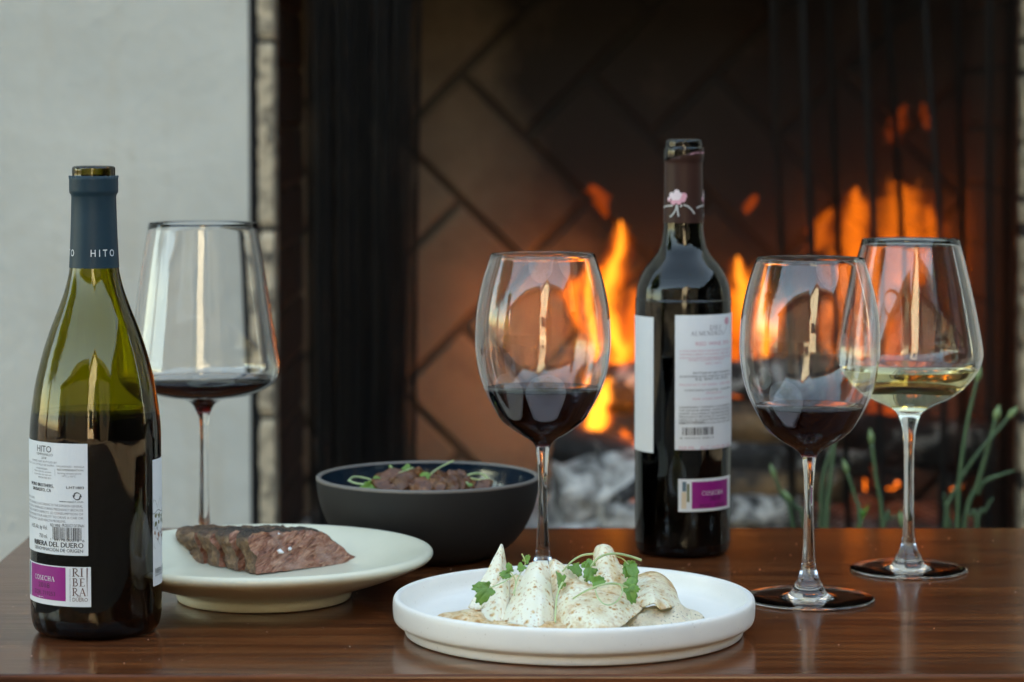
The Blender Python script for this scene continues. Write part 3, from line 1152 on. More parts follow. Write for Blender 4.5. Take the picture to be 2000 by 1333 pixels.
def serif_geo(s):
    mb = MB()
    x = 0
    for ch in s:
        w, st = SERIF.get(ch, SERIF['I'])
        for pts, ww in st:
            vs, fs = stroke(pts, ww)
            mb.add(([(a + x, b) for a, b in vs], fs))
        x += w + 0.10
    return mb.v, mb.f


class Bottle:
    """Carries the pixel-to-label measurements of a bottle."""

    def __init__(s, name, label, base_px, R, cxpx, Rpx, group):
        loc = G(*base_px)
        loc.z = T + 0.0003
        s.rz = math.atan2(-loc.x, loc.y)
        s.t = thing(name, label, 'wine bottle', loc, s.rz, group)
        s.loc, s.R, s.cx, s.Rpx = loc, R, cxpx, Rpx

    def sz(s, px, py, R=None):
        R = R or s.R
        th = math.asin(max(-1, min(1, (px - s.cx) / s.Rpx)))
        lx, ly = R * math.sin(th), -R * math.cos(th)
        Yw = s.loc.y + lx * math.sin(s.rz) + ly * math.cos(s.rz)
        return R * th, V(px, py, Yw).z - s.loc.z

    def wrap(s, vs, fs, R, name, m, parent):
        return mk(name, [(R * math.sin(a / R), -R * math.cos(a / R), z) for a, z in vs], fs, m, parent, smooth=False)

    def patch(s, s0, s1, z0, z1, R, name, m, parent, n=28):
        vs, fs = [], []
        for i in range(n + 1):
            a = s0 + (s1 - s0) * i / n
            vs += [(a, z0), (a, z1)]
        for i in range(n):
            fs.append((2 * i, 2 * i + 2, 2 * i + 3, 2 * i + 1))
        return s.wrap(vs, fs, R, name, m, parent)

    def fit(s, geo, s0, s1, z, h):
        """Place flat geometry so its x range spans s0..s1, baseline at z, cap height h."""
        vs, fs = geo[0], geo[1]
        if not vs:
            return [], []
        x0, x1 = min(v[0] for v in vs), max(v[0] for v in vs)
        return [(s0 + (v[0] - x0) / (x1 - x0) * (s1 - s0), z + v[1] * h) for v in vs], fs


def put(B, mb, crop, txt, xa, xb, yb, hpx, serif=False):
    """crop=(scale, ox, oy): crop pixel coordinates of left, right, baseline; hpx cap height."""
    sc, ox, oy = crop
    s0, z0 = B.sz(ox + xa / sc, oy + yb / sc)
    s1, z1 = B.sz(ox + xb / sc, oy + yb / sc)
    ztop = B.sz(ox + xb / sc, oy + (yb - hpx) / sc)[1]
    h = ztop - z1
    geo = serif_geo(txt) if serif else [[(v[0], v[1] / cap_h()) for v in text_geo(txt)[0]], text_geo(txt)[1]]
    mb.add(B.fit(geo, s0, s1, z1, h))


def barcode(B, mb, s0, s1, z0, z1, seed):
    r = random.Random(seed)
    x = s0
    u = (s1 - s0) / 95
    while x < s1 - u:
        w = u * r.choice((1, 1, 1, 2, 2, 3))
        if x + w > s1:
            break
        mb.add(([(x, z0), (x + w, z0), (x + w, z1), (x, z1)], [(0, 1, 2, 3)]))
        x += w + u * r.choice((1, 1, 2, 2, 3))


def smooth_prof(p, n=4):
    return [Vector((max(v.x, 0), v.y)) for v in crom(p, n)]


def bottle_glass(B, outer, wall, glass, level, punt=0.012):
    o = smooth_prof(outer, 4)
    inner = []
    for v in o:
        if v.x - wall > 0.006 and v.y > 0.010:
            inner.append(Vector((max(v.x - wall * 0.95, 0.0098) if v.x > 0.0147 and v.y < o[-1].y - 0.03 else 0.0098, v.y)))
    inn = [Vector((0, 0.018)), Vector((0.012, 0.016)), Vector((inner[0].x - 0.006, 0.0075)), Vector((inner[0].x - 0.0015, 0.0085))] + inner
    bottom = [Vector((0, 0.010)), Vector((0.012, 0.008)), Vector((o[0].x - 0.006, 0.001)), Vector((o[0].x - 0.002, 0.0))]
    top = o[-1]
    prof = bottom + o + [Vector((top.x - 0.0012, top.y + 0.0006)), Vector((inn[-1].x + 0.0006, top.y + 0.0004))] + inn[::-1]
    lathe('glass_body', prof, glass, B.t, 128)
    lathe('wine', wine_fill(inn, level, 0.0006), REDWINE, B.t, 96)


# ---- green burgundy bottle on the left
B1 = Bottle('wine_bottle', 'green sloping shouldered red wine bottle with slate blue capsule, at left', (189, 1231), 0.0421, 189, 127, 'open wine bottles on the table')
outer1 = [(0.0370, 0.0004), (0.0402, 0.0040), (0.0418, 0.0110), (0.0421, 0.0200), (0.0421, 0.0700), (0.0421, 0.1200), (0.0418, 0.1330), (0.0408, 0.1430), (0.0384, 0.1594), (0.0355, 0.1720), (0.0321, 0.1842),
          (0.0278, 0.1968), (0.0230, 0.2090), (0.0186, 0.2217), (0.0157, 0.2350), (0.0146, 0.2550), (0.0139, 0.2815), (0.0152, 0.2832), (0.0152, 0.2918), (0.0139, 0.2936), (0.0138, 0.2985), (0.0132, 0.2998)]
bottle_glass(B1, outer1, 0.0030, OLIVE, 0.1425)


def torn(amt, zc):
    def fn(p, a):
        if p[2] > zc:
            j = amt * noise.noise(Vector((math.cos(a) * 9, math.sin(a) * 9, 2.2))) + amt * 0.6 * noise.noise(Vector((math.cos(a) * 25, math.sin(a) * 25, 5)))
            return (p[0] * (1 + 0.02 * j / amt), p[1] * (1 + 0.02 * j / amt), p[2] + j)
        return p
    return fn


cap1 = lathe('capsule', [(0.01605, 0.2350), (0.01560, 0.2430), (0.01500, 0.2560), (0.01455, 0.2700), (0.01430, 0.2805), (0.01460, 0.2818), (0.01555, 0.2832), (0.01565, 0.2850), (0.01562, 0.2915), (0.01590, 0.2938), (0.01500, 0.2940)],
             CAPBLUE, B1.t, 160, torn(0.0006, 0.2930))
# lettering on the capsule
mbw = MB()
z488, z502 = B1.sz(189, 488.5, 0.0158)[1], B1.sz(189, 502, 0.0158)[1]
Rc = 0.0159
geo = text_geo('H I T O')
aa = lambda px: math.asin(max(-1, min(1, (px - 187) / 47.2))) * Rc
g2 = [[(v[0], v[1] / cap_h()) for v in geo[0]], geo[1]]
mbw.add(B1.fit(g2, aa(180.5), aa(224.5), z502, z488 - z502))
step = aa(224.5) - aa(180.5)
mbw.add(B1.fit(g2, aa(180.5) - step * 1.75, aa(180.5) - step * 0.75, z502, z488 - z502))
# capsule widens downward, so print is wrapped at the local radius
pr = mk('lettering', [((0.01605 + 0.0003 - (z - 0.2350) * 0.055) * math.sin(a / Rc), -(0.01605 + 0.0003 - (z - 0.2350) * 0.055) * math.cos(a / Rc), z) for a, z in mbw.v], mbw.f, INKWHITE, cap1, False)

K1 = (3.1, 40, 840)
RL = B1.R + 0.00025
sR, zT = B1.sz(174, 867.4)
_, zB = B1.sz(174, 1086)
sL = -0.0676
lab = B1.patch(sL, sR, zB, zT, RL, 'back_label', PAPER, B1.t)
k = MB()
put(B1, k, K1, 'HITO', 121, 204, 138, 38)
put(B1, k, K1, 'MORO BROTHERS,', 86, 215, 350, 19)
put(B1, k, K1, 'MORO BROTHERS,', 87, 216, 350, 19)
put(B1, k, K1, 'SAUSALITO, CA', 94, 200, 377, 19)
put(B1, k, K1, 'SAUSALITO, CA', 95, 201, 377, 19)
put(B1, k, K1, 'L:HT1803', 290, 392, 359, 16)
put(B1, k, K1, 'L:HT1803', 291, 393, 359, 16)
put(B1, k, K1, 'www.cepa21.com', 248, 388, 442, 12)
put(B1, k, K1, 'RED WINE', 195, 253, 588, 17)
put(B1, k, K1, '- PRODUCT OF SPAIN', 256, 392, 590, 17)
put(B1, k, K1, '14.5% Alc. by Vol.', 86, 178, 604, 24)
put(B1, k, K1, '750 ml.', 131, 178, 656, 24)
put(B1, k, K1, '1  84178 00078  6', 196, 394, 679, 14)
put(B1, k, K1, 'RIBERA DEL DUERO', 101, 387, 716, 30)
put(B1, k, K1, 'RIBERA DEL DUERO', 103, 388, 716, 30)
put(B1, k, K1, 'DENOMINACIÓN DE ORIGEN', 103, 385, 744, 20)
put(B1, k, K1, 'RECOMMENDATION:', 238, 393, 251, 11)
put(B1, k, K1, 'TEMPRANILLO', 117, 212, 160, 14)
put(B1, k, K1, '2018', 146, 174, 177, 12)
b0, bz0 = B1.sz(40 + 207 / 3.1, 840 + 662 / 3.1)
b1_, bz1 = B1.sz(40 + 377 / 3.1, 840 + 594 / 3.1)
barcode(B1, k, b0, b1_, bz0, bz1, 4)
ca, cz = B1.sz(40 + 353 / 3.1, 840 + 402 / 3.1)
rr = 0.0022
for a0 in (20, 200):
    k.add(stroke([(ca + rr * x, cz + rr * y) for x, y in arc(0, 0, 1, 1, a0, a0 + 135)], [0.0003 + 0.00005 * i for i in range(15)]))
    e = arc(0, 0, 1, 1, a0, a0 + 165)
    ex, ey = e[-1]
    dx, dy = e[-1][0] - e[-3][0], e[-1][1] - e[-3][1]
    k.add(([(ca + rr * (ex + dx * 1.5), cz + rr * (ey + dy * 1.5)), (ca + rr * (ex * 1.45 - dx), cz + rr * (ey * 1.45 - dy)), (ca + rr * (ex * 0.55 - dx), cz + rr * (ey * 0.55 - dy))], [(0, 1, 2)]))
B1.wrap(k.v, k.f, RL + 0.00015, 'black_print', INK, lab)
k = MB()
put(B1, k, K1, 'VINIFIED AND BOTTLED BY:', 91, 238, 205, 11)
put(B1, k, K1, 'BODEGAS CEPA 21, S.A. CASTRILLO DE DUERO - VALLADOLID - ESPAÑA', 63.5, 396, 230, 11)
put(B1, k, K1, 'WINEMAKING:', 114, 182, 243, 10)
put(B1, k, K1, 'Made with the utmost', 104, 203, 262, 10)
put(B1, k, K1, 'respect for the terroir', 103, 203, 280, 10)
put(B1, k, K1, 'IMPORTED BY:', 127, 202, 299, 10)
put(B1, k, K1, 'Serving temperature', 239, 378, 271, 11)
put(B1, k, K1, '14ºC y 16ºC', 266, 346, 288, 11)
put(B1, k, K1, 'CONTAINS SULFITES', 63.2, 103, 416, 12)
put(B1, k, K1, 'GOVERNMENT WARNING: (1) ACCORDING TO THE SURGEON GENERAL', 63.4, 385, 470, 14)
put(B1, k, K1, 'DRINK ALCOHOLIC BEVERAGES DURING PREGNANCY BECAUSE', 63.6, 387, 494, 14)
put(B1, k, K1, 'OF THE RISK OF BIRTH DEFECTS. (2) CONSUMPTION OF', 63.6, 388, 518, 14)
put(B1, k, K1, 'BEVERAGES IMPAIRS YOUR ABILITY TO DRIVE A CAR OR', 63.6, 388, 542, 14)
put(B1, k, K1, 'MACHINERY AND MAY CAUSE HEALTH PROBLEMS.', 63.6, 286, 563, 14)
for xx, ya, yb in ((93, 222, 262), (224, 238, 282)):
    a, za = B1.sz(40 + xx / 3.1, 840 + ya / 3.1)
    _, zb2 = B1.sz(40 + xx / 3.1, 840 + yb / 3.1)
    k.add(stroke([(a, za), (a, zb2)], 0.00012))
B1.wrap(k.v, k.f, RL + 0.00016, 'grey_print', INKGREY, lab)

s2R, z2T = B1.sz(178.7, 1108)
_, z2B = B1.sz(178.7, 1186)
seal = B1.patch(-0.0635, s2R, z2B, z2T, RL, 'seal_label', PAPER, B1.t)
m0, mz1 = B1.sz(40 + 82 / 3.1, 840 + 806 / 3.1)
m1, mz1 = B1.sz(40 + 282 / 3.1, 840 + 834 / 3.1)
_, mz0 = B1.sz(40 + 282 / 3.1, 840 + 1038 / 3.1)
B1.patch(m0, m1, mz0, mz1, RL + 0.00012, 'magenta_field', INKMAG, seal)
B1.patch(m0 - 0.0055, m0 - 0.0018, mz0, mz1, RL + 0.00012, 'dark_bar', INKBLUE, seal, 4)
k = MB()
put(B1, k, K1, 'COSECHA', 103, 218, 918, 28, True)
sa, za = B1.sz(40 + 118 / 3.1, 840 + 1003 / 3.1)
for q in range(7):
    k.add(stroke([(sa + 0.0011 * q, za + rnd.uniform(-2, 2) * 1e-4), (sa + 0.0011 * q + rnd.uniform(0.0004, 0.0012), za + rnd.uniform(-2, 2) * 1e-4)], rnd.uniform(0.0001, 0.0004)))
B1.wrap(k.v, k.f, RL + 0.00024, 'white_print', INKWHITE, seal)
k = MB()
put(B1, k, K1, '2018', 123, 188, 958, 29)
put(B1, k, K1, 'ZQR. 719253', 101, 220, 1006, 24)
B1.wrap(k.v, k.f, RL + 0.00024, 'purple_print', INKPURP, seal)
k = MB()
put(B1, k, K1, 'RI', 320, 385, 889, 50, True)
put(B1, k, K1, 'BE', 321, 394, 948, 48, True)
put(B1, k, K1, 'RA', 320, 402, 1006, 48, True)
put(B1, k, K1, 'DUERO', 322, 411, 1040, 22)
put(B1, k, K1, 'DEL', 348, 376, 1015, 8)
sa, za = B1.sz(40 + 408 / 3.1, 840 + 836 / 3.1)
_, zb2 = B1.sz(40 + 408 / 3.1, 840 + 1008 / 3.1)
k.add(stroke([(sa, za), (sa - 0.0001, (za + zb2) / 2), (sa + 0.0001, zb2)], [0.0008, 0.0005, 0.00015]))
B1.wrap(k.v, k.f, RL + 0.00018, 'brown_print', INKBROWN, seal)
k = MB()
sa, za = B1.sz(40 + 306 / 3.1, 840 + 1040 / 3.1)
_, zb2 = B1.sz(40 + 306 / 3.1, 840 + 842 / 3.1)
vs, fs = text_geo('DENOMINACION DE ORIGEN CONSEJO REGULADOR')
mxx = max(v[0] for v in vs)
k.add(([(sa + 0.0007 - v[1] / cap_h() * 0.0009, za + v[0] / mxx * (zb2 - za)) for v in vs], fs))
B1.wrap(k.v, k.f, RL + 0.00018, 'side_print', INKGREY, seal)

# front label, just turning into view on the right
sF, zF1 = B1.sz(297, 899)
_, zF0 = B1.sz(297, 1146)
lab = B1.patch(sF, sF + 0.085, zF0, zF1, RL, 'front_label', PAPER, B1.t)
hz = zF1 - zF0
k = MB()
pp = [(sF + 0.0013 * i, zF1 - hz * (0.345 - 0.03 * math.sin(i * 0.9) - 0.012 * math.sin(i * 2.3))) for i in range(40)]
k.add(stroke(pp, 0.0002))
pp = [(sF + 0.0013 * i, zF1 - hz * (0.415 + 0.012 * math.sin(i * 0.6 + 1))) for i in range(40)]
k.add(stroke(pp, 0.00035))
for i in range(26):
    a = sF + rnd.uniform(0.0005, 0.03)
    zz = zF1 - hz * rnd.uniform(0.48, 0.66)
    k.add(stroke([(a, zz), (a + rnd.uniform(-0.002, 0.002), zz - rnd.uniform(0.001, 0.004)), (a + rnd.uniform(-0.003, 0.003), zz - rnd.uniform(0.003, 0.006))], 0.00018))
geo = text_geo('RIBERA DEL DUERO')
k.add(B1.fit([[(v[0], v[1] / cap_h()) for v in geo[0]], geo[1]], sF + 0.0030, sF + 0.035, zF1 - hz * 0.905, 0.0034))
geo = text_geo('DENOMINACIÓN DE ORIGEN')
k.add(B1.fit([[(v[0], v[1] / cap_h()) for v in geo[0]], geo[1]], sF + 0.0030, sF + 0.035, zF1 - hz * 0.925, 0.0011))
B1.wrap(k.v, k.f, RL + 0.00015, 'sketch_print', INK, lab)
for mm, nm, ca, cb in ((INKGREEN, 'green_print', 0.44, 0.52), (INKRUST, 'rust_print', 0.58, 0.64)):
    k = MB()
    for i in range(16):
        a, zz = sF + 0.002 + rnd.uniform(0, 0.025), zF1 - hz * rnd.uniform(ca, cb)
        r1 = rnd.uniform(0.0008, 0.0022)
        k.add(([(a + r1 * math.cos(q * 1.05) * rnd.uniform(0.6, 1.2), zz + r1 * math.sin(q * 1.05) * rnd.uniform(0.6, 1.2)) for q in range(6)], [tuple(range(6))]))
    B1.wrap(k.v, k.f, RL + 0.00012, nm, mm, lab)

# ---- dark bordeaux bottle behind
B2 = Bottle('wine_bottle', 'dark square shouldered red wine bottle with brown capsule, before the fire', (1333, 1078), 0.0366, 1332.5, 94, 'open wine bottles on the table')
outer2 = [(0.0325, 0.0004), (0.0350, 0.0030), (0.0363, 0.0085), (0.0366, 0.0160), (0.0366, 0.0900), (0.0366, 0.1850), (0.0364, 0.1930), (0.0355, 0.2020), (0.0342, 0.2070), (0.0321, 0.2121), (0.0292, 0.2174), (0.0252, 0.2225),
          (0.0206, 0.2280), (0.0178, 0.2330), (0.0164, 0.2385), (0.0155, 0.2440), (0.0150, 0.2520), (0.0141, 0.2980), (0.0149, 0.2996), (0.0149, 0.3078), (0.0138, 0.3092), (0.0137, 0.3132), (0.0130, 0.3146)]
bottle_glass(B2, outer2, 0.0030, DGREEN, 0.2080)


def slant(p, a):
    zc = 0.3040 + 0.0050 * math.cos(a - 0.1) + 0.0005 * noise.noise(Vector((math.cos(a) * 8, math.sin(a) * 8, 0)))
    return (p[0], p[1], min(p[2], zc)) if p[2] > 0.2985 else p


cap2 = lathe('capsule', [(0.01545, 0.2519), (0.01515, 0.2580), (0.01480, 0.2750), (0.01445, 0.2960), (0.01450, 0.2984), (0.01525, 0.2998), (0.01528, 0.3030), (0.01528, 0.3060), (0.01525, 0.3092)], CAPBROWN, B2.t, 128, slant)
Rn = 0.0152
an = lambda px: math.asin(max(-1, min(1, (px - 1335) / 38.5))) * Rn
zn = lambda py: B2.sz(1335, py, 0.0152)[1]
kp = 1 / 3.808
k1, k2, k3 = MB(), MB(), MB()


def blob(mb, a, z, r, n=9, sx=1.0):
    mb.add(([(a + r * sx * math.cos(2 * math.pi * q / n), z + r * math.sin(2 * math.pi * q / n)) for q in range(n)], [tuple(range(n))]))


for dx in (0, 1):
    off = dx * 0.0305
    for (x, y, r) in ((410, 495, 18), (440, 515, 22), (480, 512, 22), (515, 470, 26), (510, 495, 22), (455, 500, 24)):
        blob(k1, an(1200 + x * kp) + off, zn(260 + y * kp), r * kp / 2555)
    for (x, y, r) in ((430, 465, 24), (465, 445, 24), (470, 475, 28), (445, 480, 24), (410, 490, 12), (490, 460, 16)):
        blob(k2, an(1200 + x * kp) + off, zn(260 + y * kp), r * kp / 2555)
    for pts in ([(372, 560), (385, 548), (410, 543), (437, 542)], [(515, 535), (545, 545), (572, 570), (592, 602)], [(465, 535), (460, 570), (440, 605), (418, 628)], [(470, 540), (472, 575), (480, 622)], [(505, 535), (490, 550)]):
        k3.add(stroke([(an(1200 + x * kp) + off, zn(260 + y * kp)) for x, y in pts], 0.0011))


def neckwrap(mb, name, m, e):
    rz_ = lambda z: 0.01545 - (z - 0.2519) * 0.0215 + e
    return mk(name, [(rz_(z) * math.sin(a / Rn), -rz_(z) * math.cos(a / Rn), z) for a, z in mb.v], mb.f, m, cap2, False)


neckwrap(k1, 'blossom_print', PETALP, 0.0003)
neckwrap(k2, 'petal_print', PETALW, 0.00045)
neckwrap(k3, 'leaf_print', plain('silver_print', (0.5, 0.5, 0.49), 0.5), 0.0004)
k = MB()
zt = 0.3052
for i in range(16):
    blob(k, an(1348) + 0.0011 * i, 0.3040 + 0.0010 * min(1, i / 4), 0.0004 * rnd.uniform(0.7, 1.4), 6, 1.4)
mk('dot_print', [(0.01545 * math.sin(a / Rn), -0.01545 * math.cos(a / Rn), z) for a, z in k.v], k.f, PETALP, cap2, False)

K2 = (2.613, 1220, 600)
RL2 = B2.R + 0.00025
s1_, zt1 = B2.sz(1275.5, 620)
_, zb1 = B2.sz(1275.5, 885)
B2.patch(s1_ - 0.075, s1_, zb1, zt1, RL2, 'front_label', PAPER, B2.t)
s0_, zt2 = B2.sz(1317, 616)
_, zb2_ = B2.sz(1317, 879)
lab = B2.patch(s0_, s0_ + 0.068, zb2_, zt2, RL2, 'back_label', PAPER, B2.t)
k = MB()
put(B2, k, K2, 'DIEZ', 428, 485, 113, 23, True)
put(B2, k, K2, 'ALMENDROS', 332, 494, 139, 21, True)
fl0 = B2.sz(1220 + 497 / 2.613, 600 + 140 / 2.613)
fl1 = B2.sz(1220 + 514 / 2.613, 600 + 90 / 2.613)
k.add(stroke([fl0, ((fl0[0] + fl1[0]) / 2 + 0.0006, (fl0[1] + fl1[1]) / 2), fl1], 0.0004))
B2.wrap(k.v, k.f, RL2 + 0.00015, 'grey_print', INKGREY, lab)
k = MB()
blob(k, fl1[0] - 0.0002, fl1[1] + 0.0030, 0.0029, 10, 1.2)
B2.wrap(k.v, k.f, RL2 + 0.00018, 'tulip_print', INKPINK, lab)
k = MB()
put(B2, k, K2, 'RED WINE 2018', 358, 523, 186, 19)
for txt, xa, xb, y in (('A WINE MADE FROM GRAPES HAND PICKED IN OLD', 276, 531, 215), ('VINEYARDS BESIDE THE ALMOND TREES, AGED SIX', 276, 531, 232), ('MONTHS IN FRENCH OAK BARRELS FOR A ROUND', 276, 531, 250), ('AND LONG FINISH.', 320, 500, 267), ('VINO TINTO', 405, 487, 288),
                       ('PRODUCT OF SPAIN - RED WINE', 277, 530, 386), ('IMPORTED BY', 410, 490, 437), ('FINE WINES IMPORTS, CA', 344, 522, 460)):
    put(B2, k, K2, txt, xa, xb, y, 9)
B2.wrap(k.v, k.f, RL2 + 0.00018, 'rose_print', INKPINK, lab)
k = MB()
put(B2, k, K2, '750 ML   ALC 14.5% BY VOL', 272, 531, 708, 17)
B2.wrap(k.v, k.f, RL2 + 0.00018, 'volume_print', INKPINK, lab)
k = MB()
for txt, xa, xb, y in (('BOTTLED BY DIEZ ALMENDROS', 346, 528, 328), ('QUINTANILLA DE ONESIMO VALLADOLID', 276, 531, 344), ('R.E. 8067-VA SPAIN', 358, 518, 362), ('CONTAINS SULFITES - CONTIENE', 302, 530, 414),
                       ('GOVERNMENT WARNING: (1) ACCORDING TO', 275, 531, 499), ('THE SURGEON GENERAL, WOMEN SHOULD NOT', 275, 531, 515), ('DRINK ALCOHOLIC BEVERAGES DURING', 275, 531, 531), ('PREGNANCY BECAUSE OF THE RISK OF BIRTH', 275, 531, 547),
                       ('DEFECTS. (2) CONSUMPTION IMPAIRS YOUR', 275, 531, 563), ('ABILITY TO DRIVE A CAR AND MAY CAUSE', 275, 531, 579), ('HEALTH PROBLEMS.', 275, 405, 592)):
    put(B2, k, K2, txt, xa, xb, y, 9.5)
b0, bz0 = B2.sz(1220 + 292 / 2.613, 600 + 655 / 2.613)
b1_, bz1 = B2.sz(1220 + 448 / 2.613, 600 + 610 / 2.613)
barcode(B2, k, b0, b1_, bz0, bz1, 9)
put(B2, k, K2, '8 437012 35017', 280, 450, 668, 8)
B2.wrap(k.v, k.f, RL2 + 0.00015, 'black_print', INK, lab)
s0_, z1_ = B2.sz(1324, 936)
_, z0_ = B2.sz(1324, 1000)
seal = B2.patch(s0_, s0_ + 0.052, z0_, z1_, RL2, 'seal_label', PAPER, B2.t)
ma, _ = B2.sz(1220 + 340 / 2.613, 960)
mb_, _ = B2.sz(1220 + 519 / 2.613, 960)
hh = z1_ - z0_
B2.patch(ma, mb_, z0_ + hh * 0.09, z1_ - hh * 0.09, RL2 + 0.00012, 'magenta_field', INKMAG, seal)
for (xa, xb, ya, yb, mm, nm) in ((292, 312, 0.62, 0.92, INKBLUE, 'tower_print'), (288, 312, 0.10, 0.60, INKCREAM, 'tower_print'), (315, 328, 0.30, 0.85, INKGREEN, 'tower_print')):
    a, _ = B2.sz(1220 + xa / 2.613, 960)
    b, _ = B2.sz(1220 + xb / 2.613, 960)
    B2.patch(a, b, z0_ + hh * ya, z0_ + hh * yb, RL2 + 0.00012, nm, mm, seal, 3)
k = MB()
put(B2, k, K2, 'COSECHA', 392, 496, 950, 21, True)
B2.wrap(k.v, k.f, RL2 + 0.00024, 'white_print', INKWHITE, seal)
k = MB()
put(B2, k, K2, '2018', 430, 482, 981, 20)
put(B2, k, K2, 'PGF7  16082', 382, 502, 1012, 18)
B2.wrap(k.v, k.f, RL2 + 0.00024, 'purple_print', INKPURP, seal)

# ------------------------------------------------------------------ plates and bowl
pl = G(1120.5, 1235)
pl.z = T + 0.0003
plate = thing('dinner_plate', 'white straight sided stoneware plate holding folded toasted sheets', 'plate', pl)
lathe('plate_body', smooth_prof([(0, 0.0040), (0.090, 0.0038), (0.1040, 0.0030), (0.1050, 0.0006), (0.1065, 0.0), (0.1085, 0.0006), (0.1093, 0.0030), (0.1096, 0.0060), (0.1125, 0.0072), (0.1152, 0.0088), (0.1163, 0.0120), (0.1166, 0.0180), (0.1163, 0.0220), (0.1153, 0.0238),
                                 (0.1135, 0.0243), (0.1118, 0.0236), (0.1110, 0.0215), (0.1100, 0.0160), (0.1075, 0.0118), (0.1020, 0.0102), (0.080, 0.0098), (0, 0.0096)], 3), WHITECER, plate, 160)
sp_ = G(516, 1168)
sp_.z = T + 0.0003
plate2 = thing('steak_plate', 'cream glazed wide rimmed plate carrying sliced beef', 'plate', sp_)
lathe('plate_body', smooth_prof([(0, 0.0035), (0.052, 0.0035), (0.0560, 0.0010), (0.0575, 0.0), (0.0595, 0.0004), (0.0605, 0.0030), (0.0612, 0.0066), (0.0660, 0.0086), (0.085, 0.0145), (0.1030, 0.0215), (0.1125, 0.0258), (0.1160, 0.0284), (0.1168, 0.0308), (0.1155, 0.0330),
                                 (0.1125, 0.0336), (0.1080, 0.0322), (0.0960, 0.0272), (0.084, 0.0200), (0.077, 0.0165), (0.070, 0.0150), (0.04, 0.0142), (0, 0.0140)], 3), CREAMCER, plate2, 160)
bp = G(836, 1086)
bp.z = T + 0.0003
bowl = thing('serving_bowl', 'matte charcoal bowl with deep blue glaze inside, full of mushrooms', 'bowl', bp)
lathe('outer_wall', smooth_prof([(0, 0.0012), (0.036, 0.0010), (0.0400, 0.0), (0.0450, 0.0004), (0.056, 0.0048), (0.0645, 0.0110), (0.0722, 0.0200), (0.0780, 0.0305), (0.0822, 0.0430), (0.0840, 0.0540), (0.0845, 0.0590)], 4), CHARCER, bowl, 128)
lathe('rim', smooth_prof([(0.0845, 0.0590), (0.0846, 0.0602), (0.0838, 0.0611), (0.0824, 0.0613), (0.0812, 0.0608), (0.0808, 0.0598)], 3), RAWRIM, bowl, 128)
lathe('inner_glaze', smooth_prof([(0.0808, 0.0598), (0.0803, 0.0540), (0.0785, 0.0430), (0.0740, 0.0310), (0.066, 0.0200), (0.052, 0.0105), (0.03, 0.0062), (0, 0.0055)], 4), BLUEGLZ, bowl, 128)

# ------------------------------------------------------------------ sliced beef
def beef_slice(label, p, W_, H_, TH_, lean, yaw, seed, skew=0.02):
    """Slab of roast whose lower left front corner stands at p on the plate well."""
    t = thing('beef_slice', label, 'beef', p, yaw, 'sliced roast beef on the cream plate')
    out = [(0.0, 0.0), (W_ * 0.5, 0.0), (W_, 0.0), (W_ * 0.96, H_ * 0.22), (W_ - skew * 0.70, H_ * 0.60), (W_ - skew * 1.05, H_ * 0.84), (W_ - skew * 1.5, H_ * 0.93), (W_ * 0.52, H_ * 0.95), (W_ * 0.36, H_ * 0.97), (W_ * 0.16, H_), (0.003, H_ * 0.98), (-0.0025, H_ * 0.8), (0.0015, H_ * 0.4)]
    out = crom(out + [out[0]], 9)[:-1]
    n = len(out)
    ctr = sum(out, Vector((0, 0))) / n
    rings = 14
    sv = Vector((seed * 5.3, seed * 1.7, 0))

    def disp(v, amt):
        q = v * 150 + sv
        return Vector((noise.noise(q), noise.noise(q + Vector((7, 0, 0))), noise.noise(q + Vector((0, 9, 0))))) * amt + \
            Vector((noise.noise(q * 2.7), noise.noise(q * 2.7 + Vector((3, 1, 0))), noise.noise(q * 2.7 + Vector((0, 2, 4))))) * amt * 0.6

    sh = math.tan(lean)

    def P(w, h, d, amt=0.0006, fib=0.0):
        v = Vector((w, d + h * sh, h))
        v2 = v + disp(v, amt)
        if fib:
            a, b = w * 0.90 + h * 0.44, h * 0.90 - w * 0.44
            f = noise.noise(Vector((a * 130, b * 520, seed * 3.0))) + 0.6 * noise.noise(Vector((a * 300, b * 1100, seed)))
            f += 0.9 * min(0, noise.noise(Vector((a * 90, b * 240, seed + 8))) + 0.15)
            v2.y += fib * f
        v2.z = max(v2.z, 0.0002)
        return v2

    for d, nm, flip in ((0.0, 'cut_face', False), (TH_, 'back_face', True)):
        vs, fs = [P(ctr.x, ctr.y, d, 0.0006, 0.0008)], []
        for q in range(1, rings + 1):
            for v in out:
                c = ctr + (v - ctr) * (q / rings)
                vs.append(P(c.x, c.y, d, 0.0009 + 0.0008 * (q / rings) ** 4, 0.0009 if q < rings else 0.0))
        for k_ in range(n):
            k2_ = (k_ + 1) % n
            fs.append((0, 1 + k_, 1 + k2_))
            for q in range(rings - 1):
                a = 1 + q * n
                fs.append((a + k_, a + n + k_, a + n + k2_, a + k2_))
        if flip:
            fs = [f[::-1] for f in fs]
        mk(nm, vs, fs, MEAT, t)
    vs, fs = [], []
    ND = 12
    for q in range(ND + 1):
        for v in out:
            edge = math.sin(math.pi * q / ND)
            c = ctr + (v - ctr) * (1 + 0.03 * edge ** 0.5)
            base = P(c.x, c.y, TH_ * q / ND, 0.0013)
            base += disp(base * 1.9 + Vector((3, 3, 3)), 0.0016 * edge ** 0.5)
            base.z = max(base.z, 0.0002)
            vs.append(base)
    for q in range(ND):
        for k_ in range(n):
            k2_ = (k_ + 1) % n
            fs.append((q * n + k_, (q + 1) * n + k_, (q + 1) * n + k2_, q * n + k2_))
    mk('crust', vs, fs, CRUST, t)
    return t


